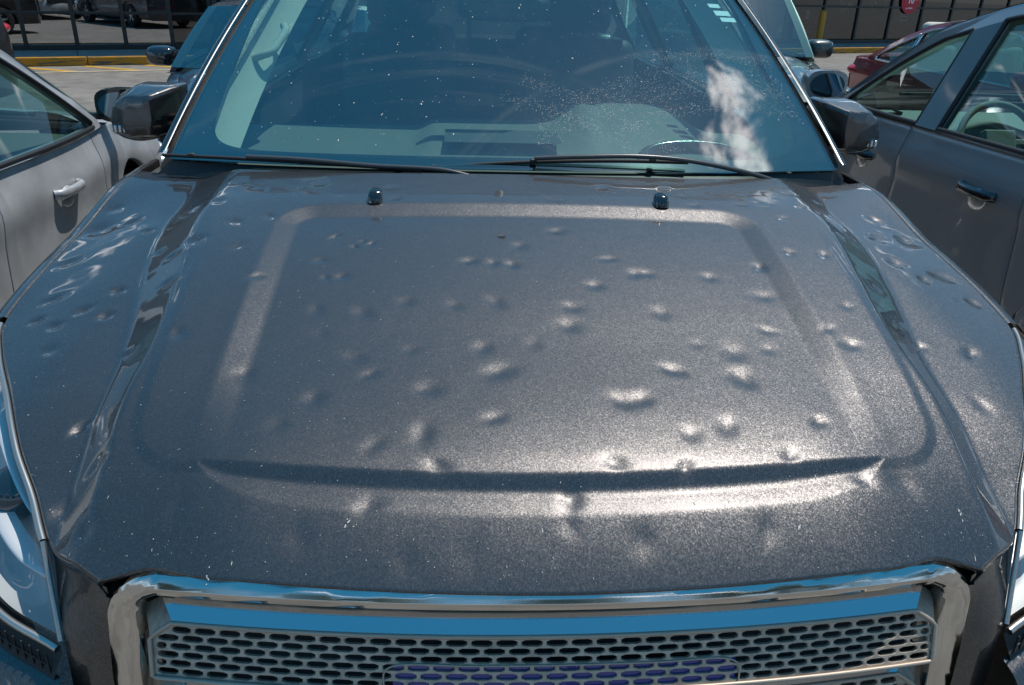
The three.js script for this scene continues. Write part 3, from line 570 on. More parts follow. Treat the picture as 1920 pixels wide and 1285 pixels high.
// side mirrors
for (const s of [-1, 1]) {
  const ringOf = (pts, n = 72) => { // polygon with softened corners, evenly sampled from its first point
    const soft = []; pts.forEach((p, k) => { const a = pts[(k + pts.length - 1) % pts.length], b = pts[(k + 1) % pts.length]; for (const f of [0.22, 0.08]) soft.push([lerp(p[0], a[0], f), lerp(p[1], a[1], f)]); for (const f of [0.08, 0.22]) soft.push([lerp(p[0], b[0], f), lerp(p[1], b[1], f)]); });
    return new THREE.CatmullRomCurve3(soft.map(([x, y]) => V(x, y, 0)), true, 'centripetal').getSpacedPoints(n).slice(0, n);
  };
  const out = ringOf([[0.842, 1.356], [0.955, 1.354], [1.012, 1.325], [1.034, 1.272], [1.034, 1.232], [0.965, 1.214], [0.888, 1.228], [0.852, 1.275]]);
  const face = ringOf([[0.893, 1.338], [0.962, 1.334], [0.998, 1.312], [1.012, 1.272], [1.010, 1.246], [0.962, 1.232], [0.905, 1.240], [0.893, 1.280]]);
  const cx = 0.94, cy = 1.285, back = (x) => -0.30 * Math.max(0, x - 0.90);
  const mid = (k, f, dz) => out.map((p, i) => { const q = face[i], x = lerp(lerp(p.x, q.x, k), cx, f), y = lerp(lerp(p.y, q.y, k), cy, f); return [s * x, y, -1.46 + dz + back(x)]; });
  const m = mesh('side_mirror', loft([mid(1, 1, 0.062), mid(1, 0.5, 0.061), mid(1, 0.08, 0.058), mid(0.97, 0, 0.054), mid(0.88, 0, 0.048), mid(0.25, 0, 0.004), mid(0.08, 0, -0.012), mid(0, 0, -0.028), mid(0, 0, -0.085), mid(0.2, 0, -0.088), mid(0.3, 0, -0.07)], true, false), bodyPaint, suv);
  mesh('mirror_glass', new THREE.ShapeGeometry(new THREE.Shape(out.map((p) => new THREE.Vector2(s * lerp(cx, p.x, 0.92), lerp(cy, p.y, 0.92))))).translate(0, 0, -1.54), M.chrome, m);
  const sig = mesh('turn_signal', box(0.036, 0.026, 0.022, s * 0.990, 1.252, -1.429, 0.005), M.lens, m);
  for (let k = 0; k < 3; k++) mesh('reflector', box(0.008, 0.018, 0.012, s * (0.977 + k * 0.011), 1.252, -1.430, 0.003), M.clearLamp, sig);
  mesh('lower_trim', new THREE.TubeGeometry(new THREE.CatmullRomCurve3([[0.878, 1.240, 0.012], [0.94, 1.224, 0.008], [0.99, 1.224, -0.012], [1.030, 1.236, -0.035]].map(([x, y, z]) => V(s * x, y, -1.46 + z))), 30, 0.006, 8), M.gloss, m);
  mesh('arm', merge([box(0.13, 0.05, 0.09, s * 0.845, 1.225, -1.50, 0.02), box(0.05, 0.09, 0.12, s * 0.82, 1.235, -1.50, 0.02)]), M.black, m);
}

// grille: curved in plan
const bow = (x) => -0.16 * x * x;
const bent = (g) => { const p = g.attributes.position; for (let i = 0; i < p.count; i++) p.setZ(i, p.getZ(i) + bow(p.getX(i))); g.computeVertexNormals(); return g; };
{
  const grille = part('grille', suv);
  const path = []; // outer outline, top edge just under the hood lip
  const corner = (cx, cy, r, a0, a1) => { for (let i = 0; i <= 14; i++) { const a = lerp(a0, a1, i / 14); path.push([cx + r * Math.cos(a), cy + r * Math.sin(a)]); } };
  for (let i = 0; i < 40; i++) path.push([lerp(-0.442, 0.442, i / 40), 0.994]);
  corner(0.455, 0.920, 0.074, Math.PI / 2, 0.05);
  for (let i = 1; i < 14; i++) path.push([lerp(0.529, 0.551, i / 14), lerp(0.922, 0.74, i / 14)]);
  corner(0.501, 0.73, 0.05, 0, -Math.PI / 2);
  for (let i = 1; i < 30; i++) path.push([lerp(0.495, -0.495, i / 30), 0.68]);
  corner(-0.501, 0.73, 0.05, -Math.PI / 2, -Math.PI);
  for (let i = 1; i < 14; i++) path.push([lerp(-0.551, -0.529, i / 14), lerp(0.74, 0.922, i / 14)]);
  corner(-0.455, 0.920, 0.074, Math.PI - 0.05, Math.PI / 2);
  const n = path.length, nrm = path.map((p, i) => { const a = path[(i + n - 1) % n], b = path[(i + 1) % n], l = Math.hypot(b[0] - a[0], b[1] - a[1]) || 1; return [(b[1] - a[1]) / l, -(b[0] - a[0]) / l]; });
  const off = (k, dTop, dSide = dTop) => path.map((p, i) => { const d = lerp(dSide, dTop, nrm[i][1] ** 2), w = k * (1 + 0.35 * nrm[i][0] ** 2); return [p[0] + nrm[i][0] * w, p[1] + nrm[i][1] * w, d + bow(p[0])]; });
  mesh('surround', loft([off(-0.002, -0.05), off(-0.002, -0.014, -0.005), off(-0.0005, -0.0095, -0.001), off(0.003, -0.0065, 0.0008), off(0.009, -0.0025, 0.0012), off(0.0125, -0.0003, 0.0012), off(0.0145, 0.0003, 0.001), off(0.017, 0.0002, 0.0006), off(0.0235, -0.002), off(0.0262, -0.005), off(0.0272, -0.011), off(0.0276, -0.055)], true, false), M.ringChrome, grille);
  mesh('back_wall', bent(grid(40, 12, (u, v) => [lerp(-0.5, 0.5, u), lerp(0.975, 0.945, v), -0.034])), M.dusty, grille);
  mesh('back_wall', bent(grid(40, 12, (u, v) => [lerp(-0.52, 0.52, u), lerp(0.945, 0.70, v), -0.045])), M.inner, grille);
  for (const s of [-1, 1]) mesh('side_wall', bent(grid(3, 14, (u, v) => [s * lerp(0.492, 0.53, u), lerp(0.97, 0.70, v), lerp(-0.040, -0.026, u)])), M.dusty, grille);
  // dark shadow gap and inner unit
  const T = (u, v) => [u, lerp(0.937, 0.877, v), lerp(0.004, 0.030, v)];
  const unit = (dy, badge) => {
    const F = (u, v) => { const q = T(u, v); return [q[0], q[1] + dy, q[2]]; };
    // sky-facing ledge above the mesh, with chamfered ends
    const ledge = [[-0.492, 0.44, -0.034], [-0.465, 0, -0.034]];
    mesh('ledge', bent(grid(60, 4, (u, v) => { const x = lerp(lerp(-0.476, -0.448, v), lerp(0.476, 0.448, v), u), q = F(x, 0); return [x, q[1] + lerp(0.027, 0.0015, v), lerp(-0.033, q[2], v)]; })), M.ledgeChrome, grille);
    for (const s of [-1, 1]) {
      mesh('end_bevel', bent(grid(3, 6, (u, v) => { const c = [[0.448, 0], [0.474, 0.30], [0.470, 1]], f = v * 2, i = Math.min(1, Math.floor(f)), x = lerp(c[i][0], c[i + 1][0], f - i), w = lerp(c[i][1], c[i + 1][1], f - i), q = F(x, w); return [s * (x + 0.022 * u), q[1] + 0.006 * u, lerp(q[2], -0.033, u)]; })), M.dusty, grille);
    }
    // the perforated sheet
    const L = 0.0654, sh = new THREE.Shape([[-0.448, 0], [0.448, 0], [0.474, 0.30 * L], [0.470, L], [-0.470, L], [-0.474, 0.30 * L]].map((q) => new THREE.Vector2(q[0], -q[1])));
    const pitch = 0.0292, rowP = 0.00985;
    for (let r = 0; r < 6; r++) {
      const cy = -(0.0082 + r * rowP), lim = 0.466 - (r === 0 ? 0.018 : 0);
      for (let k = -17; k <= 17; k++) {
        const cx = k * pitch + (r % 2 ? pitch / 2 : 0), x0 = Math.max(cx - 0.0127, -lim), x1 = Math.min(cx + 0.0127, lim);
        if (x1 - x0 < 0.009) continue;
        const hh = 0.0039, ch = Math.min(0.0052, (x1 - x0) * 0.3), cut = 0.0020;
        const pts = [[x0, cy - cut + 0.0], [x0 + ch, cy - hh], [x1 - ch, cy - hh], [x1, cy - cut], [x1, cy + cut], [x1 - ch, cy + hh], [x0 + ch, cy + hh], [x0, cy + cut]];
        sh.holes.push(new THREE.Path(pts.map((q) => new THREE.Vector2(...q))));
      }
    }
    const place = (g) => { const p = g.attributes.position; for (let i = 0; i < p.count; i++) { const x = p.getX(i), t = -p.getY(i) / L, d = p.getZ(i), q = F(x, t); p.setXYZ(i, x, q[1] + d * 0.40, q[2] + d * 0.92 + bow(x)); } g.computeVertexNormals(); return toCreasedNormals(g.index ? g.toNonIndexed() : g, 0.3); };
    const wp = [], wi = [];
    for (const hole of sh.holes) { // chamfer and wall of every opening
      const pts = hole.getPoints().slice(0, 8), n = pts.length, cx = pts.reduce((q, p) => q + p.x, 0) / n, cy = pts.reduce((q, p) => q + p.y, 0) / n, b = wp.length / 3;
      for (const [k, d] of [[1, 0], [0.95, -0.0008], [0.93, -0.0050]]) for (const p of pts) wp.push(cx + (p.x - cx) * k, cy + (p.y - cy) * k, d);
      for (let l = 0; l < 2; l++) for (let q = 0; q < n; q++) { const a = b + l * n + q, c = b + l * n + (q + 1) % n; wi.push(a, c, a + n, c, c + n, a + n); }
    }
    const walls = new THREE.BufferGeometry(); walls.setAttribute('position', new THREE.Float32BufferAttribute(wp, 3)); walls.setIndex(wi);
    // the sheet itself: each opening sits in a brick-pattern cell of its own
    const tri = []; const quad = (a, b, c, d) => tri.push(...a, 0, ...b, 0, ...c, 0, ...a, 0, ...c, 0, ...d, 0);
    for (const hole of sh.holes) {
      const o = hole.getPoints().slice(0, 8).map((p) => [p.x, p.y]), r = Math.round((-(o[0][1] + o[7][1]) / 2 - 0.0082) / rowP), cy = -(0.0082 + r * rowP), sx = r % 2 ? pitch / 2 : 0, mx = (o[0][0] + o[3][0]) / 2, cx = Math.round((mx - sx) / pitch) * pitch + sx;
      const lim = r === 0 ? 0.452 : 0.4685, x0 = Math.max(cx - pitch / 2, -lim), x1 = Math.min(cx + pitch / 2, lim), y0 = cy - rowP / 2, y1 = cy + rowP / 2;
      const R = [[x0, y0], [o[1][0], y0], [o[2][0], y0], [x1, y0], [x1, y1], [o[5][0], y1], [o[6][0], y1], [x0, y1]];
      for (let q = 0; q < 8; q++) quad(R[q], R[(q + 1) % 8], o[(q + 1) % 8], o[q]);
    }
    for (let q = 0; q < 40; q++) { const a = lerp(-0.4685, 0.4685, q / 40), b = lerp(-0.4685, 0.4685, (q + 1) / 40), yt = -(0.0082 - rowP / 2), yb = -(0.0082 + 5.5 * rowP); const u = (x) => clamp(x, -0.450, 0.450); quad([u(a), 0], [u(b), 0], [u(b), yt], [u(a), yt]); quad([a, yb], [b, yb], [b, -L], [a, -L]); }
    for (const e of [-1, 1]) { quad([e * 0.450, 0], [e * 0.474, -0.3 * L], [e * 0.452, -(0.0082 + 0.5 * rowP)], [e * 0.450, -0.003]); quad([e * 0.452, -(0.0082 + 0.5 * rowP)], [e * 0.474, -0.3 * L], [e * 0.4712, -0.0165], [e * 0.4685, -(0.0082 + 0.5 * rowP)]); quad([e * 0.4685, -(0.0082 + 0.5 * rowP)], [e * 0.474, -0.3 * L], [e * 0.470, -L], [e * 0.4685, -L]); }
    const sheet = new THREE.BufferGeometry(); sheet.setAttribute('position', new THREE.Float32BufferAttribute(tri, 3));
    const ex = mergeGeometries([sheet, walls.toNonIndexed()]);
    { const p = ex.attributes.position, uv = []; for (let q = 0; q < p.count; q++) uv.push(p.getX(q), p.getY(q)); ex.setAttribute('uv', new THREE.Float32BufferAttribute(uv, 2)); }
    const net = mesh('mesh_panel', place(ex), M.dusty, grille);
    const rim = (pts, r) => new THREE.TubeGeometry(new THREE.CatmullRomCurve3(pts.map(([x, t]) => { const q = F(x, t); return V(x, q[1] + 0.0008, q[2] + 0.002 + bow(x)); }), true, 'catmullrom', 0.02), 240, r, 6, true);
    const loop = []; for (let i = 0; i <= 20; i++) loop.push([lerp(-0.448, 0.448, i / 20), 0]); loop.push([0.474, 0.3]); for (let i = 0; i <= 20; i++) loop.push([lerp(0.470, -0.470, i / 20), 1]); loop.push([-0.474, 0.3]);
    mesh('mesh_rim', rim(loop, 0.0028), M.dusty, grille);
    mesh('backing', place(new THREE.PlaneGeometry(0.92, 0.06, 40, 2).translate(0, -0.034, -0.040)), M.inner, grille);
    if (!badge) return net;
    const blue = new THREE.MeshPhysicalMaterial({ name: 'blue_backing', color: lin(0.006, 0.009, 0.20), roughness: 0.25, clearcoat: 1 });
    mesh('blue_backing', place(new THREE.PlaneGeometry(0.405, 0.034, 20, 2).translate(0.012, -0.052, -0.004)), blue, grille);
    const fr = []; for (const q of [[-0.2, 0.98], [-0.2, 0.66], [-0.19, 0.55], [-0.1, 0.53], [0, 0.525], [0.12, 0.53], [0.205, 0.55], [0.217, 0.66], [0.217, 0.98]]) fr.push(q);
    mesh('emblem_frame', new THREE.TubeGeometry(new THREE.CatmullRomCurve3(fr.map(([x, t]) => { const q = F(x, t); return V(x, q[1] + 0.001, q[2] + 0.001 + bow(x)); })), 100, 0.0011, 6), M.dusty, grille);
    return net;
  };
  unit(0, true);
  unit(-0.105, false);
  mesh('under_bevel', bent(grid(40, 3, (u, v) => [lerp(-0.468, 0.468, u), lerp(0.876, 0.868, v), lerp(0.028, -0.03, v)])), M.chrome, grille);
}
// front corners: panel between grille and headlight, headlights, bumper
for (const s of [-1, 1]) {
  mesh('front_corner_panel', grid(8, 20, (u, v) => {
    const w = Math.pow(v, 0.9), yi = lerp(0.968, 0.62, w), xi = lerp(0.524, 0.555, w), zi = lerp(-0.052, -0.046, w);
    const k = sm(w / 0.3), yo = lerp(0.986, 0.62, w), xo = lerp(lerp(0.619, 0.590, k), 0.603, clamp((w - 0.3) / 0.7, 0, 1)), zo = lerp(-0.124, -0.052, k);
    return [s * lerp(xi, xo, u), lerp(yi, yo, u), lerp(zi, zo, u) + 0.010 * Math.sin(u * 3.14)];
  }), bodyPaint, suv);
  mesh('gap_filler', grid(2, 20, (u, v) => [s * lerp(0.485, 0.60, u), lerp(0.972, 0.45, v), -0.075 - 0.05 * u]), bodyPaint, suv);
  const T = (t) => { const v = lerp(0.905, 0.51, t), x = edgeX(v) + 0.008, z = edgeZ(v); return [x, hoodBase(edgeX(v), z) - 0.004, z]; };
  const bs = [spline([[0, 0.594], [0.3, 0.70], [0.6, 0.82], [1, 0.955]]), spline([[0, 0.886], [0.3, 0.908], [0.6, 0.94], [1, 0.985]]), spline([[0, -0.055], [0.3, -0.115], [0.6, -0.26], [1, -0.60]])];
  const B = (t) => bs.map((f) => f(t));
  const S = (t, v, off) => { const a = T(t), b = B(t), k = Math.sin(v * Math.PI) * 0.018 * Math.min(1, t * 5) - off; return [s * (lerp(a[0], b[0], v) + k * 0.7), lerp(a[1], b[1], v) + k * 0.35, lerp(a[2], b[2], v) + k * 0.8]; };
  const hl = mesh('headlight', grid(40, 20, (u, v) => S(u, v, 0)), M.lens, suv);
  mesh('housing', grid(40, 20, (u, v) => S(lerp(0.003, 0.997, u), lerp(0.003, 0.997, v), 0.003 + 0.06 * Math.pow(Math.max(0, Math.sin(v * Math.PI) * Math.sin(u * Math.PI)), 0.45))), new THREE.MeshPhysicalMaterial({ name: 'lamp_housing', color: lin(0.42, 0.43, 0.43), metalness: 0.25, roughness: 0.5 }), hl);
  const bowl = new THREE.MeshPhysicalMaterial({ name: 'lamp_bowl', color: lin(0.62, 0.63, 0.64), metalness: 0.4, roughness: 0.45 });
  mesh('light_bar', grid(24, 6, (u, v) => S(lerp(0.06, 0.93, u), 0.16 + 0.10 * u + 0.09 * v, 0.014 + 0.016 * (1 - Math.sin(v * Math.PI)))), bowl, hl);
  mesh('inner_bezel', grid(24, 8, (u, v) => S(lerp(0.05, 0.55, u), 0.52 + 0.10 * u + 0.16 * v, 0.018 + 0.02 * (1 - Math.sin(v * Math.PI)))), bowl, hl);
  for (let k = 0; k < 12; k++) { const p = S(0.075 - 0.035 * k / 12, lerp(0.42, 0.80, k / 12), 0.022); mesh('reflector_rib', box(0.008, 0.004, 0.005, ...p, 0.001), M.clearLamp, hl); }
  mesh('projector', new THREE.SphereGeometry(0.04, 20, 14).translate(...S(0.42, 0.55, 0.05)), M.gloss, hl);
  const line = (f, r, mat, n) => mesh(n, new THREE.TubeGeometry(new THREE.CatmullRomCurve3(Array.from({ length: 25 }, (_, i) => { const q = f(i / 24); return V(s * q[0], q[1], q[2]); })), 60, r, 8), mat, hl);
  line((t) => { const q = T(t); return [q[0] + 0.001, q[1] - 0.001, q[2]]; }, 0.0045, M.satin, 'upper_trim');
  line((t) => { const q = B(t); return [q[0] + 0.004, q[1] - 0.008, q[2] + 0.006]; }, 0.005, M.satin, 'lower_trim');
  line((t) => { const q = S(0, t, -0.002); return [s * q[0] - 0.001, q[1], q[2]]; }, 0.0035, M.satin, 'inner_trim');
  // vent slot and bumper below the lamp
  const vent = mesh('vent', grid(30, 3, (u, v) => { const q = B(u); return [s * (q[0] + 0.012 * v), q[1] - 0.014 - 0.034 * v, q[2] + 0.004 + 0.012 * v]; }), M.inner, suv);
  for (let k = 0; k < 22; k++) { const q = B(k / 22 * 0.75 + 0.02); mesh('vent_bar', box(0.0022, 0.034, 0.003, s * (q[0] + 0.010), q[1] - 0.031, q[2] + 0.014, 0.001), M.black, vent); }
  mesh('vent_bar', tube(Array.from({ length: 12 }, (_, i) => { const q = B(i / 11 * 0.8 + 0.01); return [s * (q[0] + 0.011), q[1] - 0.030, q[2] + 0.014]; }), 0.0014, 30, 6), M.black, vent);
  mesh('front_bumper', grid(40, 22, (u, v) => {
    const q = B(u), P = [[0.012, -0.048, 0.014], [0.030, -0.056, 0.034], [0.055, -0.085, 0.065], [0.070, -0.13, 0.08], [0.066, -0.30, 0.07], [0.03, -0.62, 0.03]];
    const f = v * 5, i = Math.min(4, Math.floor(f)), t = f - i, l = (k) => lerp(P[i][k], P[i + 1][k], t), side = clamp(u * 1.1, 0, 1);
    return [s * (q[0] + l(0) * lerp(0.25, 0.9, side)), q[1] + l(1), q[2] + l(2) * lerp(1, 0.25, side)];
  }), bodyPaint, suv);
}
mesh('lower_bumper', bent(grid(40, 8, (u, v) => [lerp(-0.66, 0.66, u), lerp(0.69, 0.26, v), 0.02 + 0.04 * Math.sin(v * 3)])), bodyPaint, suv);

// dried droplets and dust on the glass, specks and streaks on the hood
{
  const disc = new THREE.CircleGeometry(1, 7).rotateX(-Math.PI / 2);
  const dustMat = new THREE.MeshStandardMaterial({ name: 'dried_dust', color: lin(0.48, 0.48, 0.46), roughness: 0.9 });
  const place = (list, name, parent) => {
    const im = new THREE.InstancedMesh(disc, dustMat, list.length); im.name = name; im.userData.kind = 'stuff'; im.castShadow = im.receiveShadow = true;
    const q = new THREE.Quaternion(), m = new THREE.Matrix4(), up = V(0, 1, 0);
    list.forEach(([p, n, sx, sz, th], i) => { q.setFromUnitVectors(up, n).multiply(new THREE.Quaternion().setFromAxisAngle(up, th)); m.compose(p, q, V(sx, 1, sz)); im.setMatrixAt(i, m); });
    parent.add(im);
  };
  const onGlass = (a, v) => { const p = V(...glassAt(a, v)), e = 0.01, du = V(...glassAt(a + e, v)).sub(p), dv = V(...glassAt(a, v + e)).sub(p), n = du.cross(dv).normalize(); if (n.y < 0) n.negate(); return [p.addScaledVector(n, 0.0012), n]; };
  const L = [];
  for (let k = 0; k < 1000; k++) { const [p, n] = onGlass(2 * rnd() * 0.97 - 0.97, 0.03 + 0.75 * rnd()), s = 0.00035 + 0.0010 * rnd() ** 5; L.push([p, n, s, s * (1 + 1.5 * rnd() * rnd()), 0]); }
  for (let k = 0; k < 46; k++) { const [p, n] = onGlass(2 * rnd() * 0.95 - 0.95, 0.05 + 0.65 * rnd()), s = 0.0008 + 0.0008 * rnd(); L.push([p, n, s, s * (1 + 2.2 * rnd()), 0.2 * gauss()]); }
  // rows of droplets left by the blades: arcs round the wiper pivots
  const arcs = [[0.72, -0.55, 1.02, 1.2, 2.3], [0.72, -0.55, 0.93, 1.25, 2.2], [0.72, -0.55, 0.86, 1.2, 2.1], [0.72, -0.55, 0.97, 1.3, 2.35], [-0.22, -0.55, 0.90, 0.2, 1.35], [-0.22, -0.55, 0.99, 0.35, 1.3], [0.72, -0.55, 1.09, 1.0, 1.8]];
  for (const [ca, cv, r, t0, t1] of arcs) for (let k = 0; k < 750; k++) {
    const t = lerp(t0, t1, rnd()) , rr = r + 0.016 * gauss(), a = ca + rr * 0.95 * Math.cos(t), v = cv + rr * 0.88 * Math.sin(t);
    if (Math.abs(a) > 0.95 || v < 0.04 || v > 0.95) continue;
    const [p, n] = onGlass(a, v), s = 0.0004 + 0.0004 * rnd(); L.push([p, n, s, s, 0]);
  }
  place(L, 'dried_droplets', windshield);
  {
    const n = 1024, film = dataTexture(n, (i, j) => {
      const a = 2 * i / n - 1, v = j / n; let f = 0;
      for (const [ca, cv, r0, r1] of [[0.72, -0.55, 0.62, 1.12], [-0.22, -0.55, 0.60, 1.06]]) {
        const x = (a - ca) / 0.95, y = (v - cv) / 0.88, r = Math.hypot(x, y), t = Math.atan2(y, x), inside = sm((r - r0) / 0.03) * (1 - sm((r - r1) / 0.015));
        const streak = Math.max(0, fbm(r * 46, t * 1.6, ca * 7, 4) + 0.12 * perlin.noise(r * 160, t * 3, 2.1)), rim = Math.exp(-(((r - r1) / 0.012) ** 2)) * Math.max(0, 0.5 + perlin.noise(t * 9, r * 20, 5.5));
        f = Math.max(f, inside * streak * 1.5 * sm(0.5 + 1.2 * perlin.noise(t * 2.2, r * 3, 8.8)), 0.8 * rim);
      }
      const blot = Math.max(0, fbm(a * 7, v * 6, 3.9, 5)) * 0.55, grain = 0.6 + 0.8 * (flakeSeed[j * 1024 + i] - 0.1);
      const q = clamp((0.10 + f + blot) * grain, 0, 1); return [q, q, q];
    }, 1);
    film.wrapS = film.wrapT = THREE.ClampToEdgeWrapping;
    const mat = new THREE.MeshStandardMaterial({ name: 'dust_film', color: lin(0.50, 0.52, 0.50), roughness: 1, transparent: true, opacity: 0.06, alphaMap: film });
    const fm = mesh('dust_film', grid(64, 48, (u, v) => { const [p] = onGlass((2 * u - 1) * 0.97, lerp(0.01, 0.98, v)); return [p.x, p.y, p.z]; }, (u, v) => [lerp(0.015, 0.985, u), lerp(0.01, 0.98, v)]), mat, windshield);
    fm.castShadow = false;
  }
  const H = [];
  const hoodPoint = (x, z) => { const e = 0.004, y = hoodY(x, z), n = V(-(hoodY(x + e, z) - y) / e, 1, -(hoodY(x, z + e) - y) / e).normalize(); return [V(x, y, z).addScaledVector(n, 0.0008), n]; };
  for (let k = 0; k < 900; k++) { const [x, z] = hoodXZ(2 * rnd() - 1, Math.pow(rnd(), 0.5) * 0.99), [p, n] = hoodPoint(x, z), s = 0.00035 + 0.0005 * rnd() ** 3; H.push([p, n, s, s, 0]); }
  for (let k = 0; k < 22; k++) { const [x, z] = hoodXZ(2 * rnd() - 1, 0.86 + 0.13 * rnd()), [p, n] = hoodPoint(x, z), s = 0.0003 + 0.0003 * rnd(); H.push([p, n, s, s * (2 + 5 * rnd()), 0.15 * gauss()]); }
  for (const [px, py] of [[650, 985], [1495, 985], [1800, 970], [390, 1080]]) { const [x, z] = onHood(px, py), [p, n] = hoodPoint(x, z); for (let m = 0; m < 5; m++) { const [p2, n2] = hoodPoint(x + 0.0012 * gauss(), z + 0.005 * gauss()); H.push([p2, n2, 0.0005 + 0.0004 * rnd(), 0.0008 + 0.0022 * rnd() ** 2, 0.6 * gauss()]); } }
  place(H, 'dust_specks', hood);
}
// a withered leaf crumb on the hood
{
  const [x, z] = onHood(940, 437), g = grid(6, 4, (u, v) => { const a = 2 * u - 1, b = 2 * v - 1; return [a * 0.008, 0.0016 + 0.0022 * (1 - a * a) + 0.001 * b * a, b * 0.0035 * (1 - a * a * 0.8)]; });
  const l = mesh('leaf_crumb', g, new THREE.MeshStandardMaterial({ name: 'dry_leaf', color: lin(0.10, 0.06, 0.03), roughness: 0.9 }));
  l.position.set(x, hoodY(x, z), z);
  tag(l, 'tiny brown withered leaf crumb lying on the dented hood', 'leaf');
}

// ------------------------------------------------------------------ other cars
const silver = paint('silver_paint', 0.46, 0.49, 0.52, 0.35, 0.5); silver.map = dustMap; silver.clearcoat = 0.5; silver.clearcoatRoughness = 0.25;
makeCar('silver_sedan', 'dusty silver sedan beside the dented hood, nose towards the shop', [-2.60, 0, -2.13], Math.PI,
  sedan({ paint: silver, zF: 2.10, zRF: 0.36, yRF: 1.42, mirrorZ: 1.12, lining: M.lightCabin, tub: M.cabin, mirrorMat: M.gloss, handleMat: silver, panels: [['front_fender', 1.96, 0.873, 0, 0.10, true], ['front_door', 0.865, -0.05, 0.10, -0.10, false], ['rear_door', -0.058, -1.0, -0.10, -0.12, false], ['rear_quarter', -1.008, -2.25, -0.12, 0, true]], windows: [[0.92, -0.06], [-0.15, -1.12]], handles: { front_door: [0.42, 0.80], rear_door: [-0.8, 0.82] } }));
const greyPaint = paint('grey_paint', 0.30, 0.31, 0.33, 0.45, 0.36);
makeCar('grey_hatchback', 'dark grey hatchback with black door handles beside the dented hood', [2.75, 0, -2.68], Math.PI,
  sedan({ paint: greyPaint, handleMat: M.gloss, handleCup: M.clearLamp, yC: 1.10, yD: 1.16, zF: 2.0, zRF: 0.28, yRF: 1.50, zRR: -1.05, yRR: 1.54, arch: 0.07, zD: -1.75, zR: -1.95, yDeck: 1.10, yHood: 0.86, tumble: 0.36, windows: [[0.90, 0.11], [-0.06, -0.98]], dashMat: new THREE.MeshPhysicalMaterial({ name: 'grey_dash', color: lin(0.28, 0.30, 0.27), roughness: 0.8 }),
    panels: [['front_fender', 1.86, 1.058, 0, 0.10, true], ['front_door', 1.05, 0.166, 0.10, 0.14, false], ['rear_door', 0.158, -0.72, 0.14, -0.12, false], ['rear_quarter', -0.728, -1.88, -0.12, 0, true]], mirrorZ: 1.06, wheelZ: [1.25, -1.25], handles: { front_door: [0.50, 0.885], rear_door: [-0.47, 0.93] }, seatZ: [-0.35, -1.1], lining: M.lightCabin, tub: M.cabin }));
makeCar('blue_sedan', 'dark blue sedan facing the silver one across the bays', [-1.60, 0, -7.0], 0, sedan({ paint: paint('blue_paint', 0.02, 0.028, 0.05, 0.5, 0.35), yC: 0.915, yHood: 0.66, yRF: 1.33, yRR: 1.31, lining: M.lightCabin, mirrorMat: M.gloss }));
makeCar('green_off_roader', 'dark green upright off-road car with round mirrors and bright windshield', [2.03, 0, -7.3], 0, sedan({ paint: paint('green_paint', 0.055, 0.075, 0.07, 0.6, 0.35), yC: 1.09, yD: 1.13, yHood: 0.92, zRF: 0.42, yRF: 1.60, yRR: 1.62, arch: 0.04, zRR: -1.75, zD: -2.1, zR: -2.25, yDeck: 1.05, tumble: 0.28, windows: [[0.92, -0.2], [-0.3, -1.15], [-1.25, -1.85]], mirrorMat: paint('green_mirror', 0.05, 0.065, 0.062, 0.5, 0.35) }));
makeCar('maroon_sedan', 'maroon sedan with chrome window trim parked before the shop windows', [5.2, 0, -6.4], 0.06, sedan({ yC: 0.95, yRF: 1.37, yRR: 1.35, arch: 0.03, zRR: -1.0, zD: -1.9, yD: 0.98, yDeck: 0.93, windows: [[0.92, -0.24], [-0.33, -1.12], [-1.15, -1.72]], sealMat: M.chrome, paint: paint('maroon_paint', 0.36, 0.032, 0.036, 0.4, 0.35), lining: M.lightCabin, seatMat: M.trim }));
makeCar('black_sedan', 'black sedan with red tail lamps standing crosswise beside the yellow kerb', [-7.85, 0, -9.0], -Math.PI / 2, sedan({ paint: paint('black_paint', 0.012, 0.013, 0.016, 0.3, 0.35), yDeck: 1.05, yD: 1.06 }));

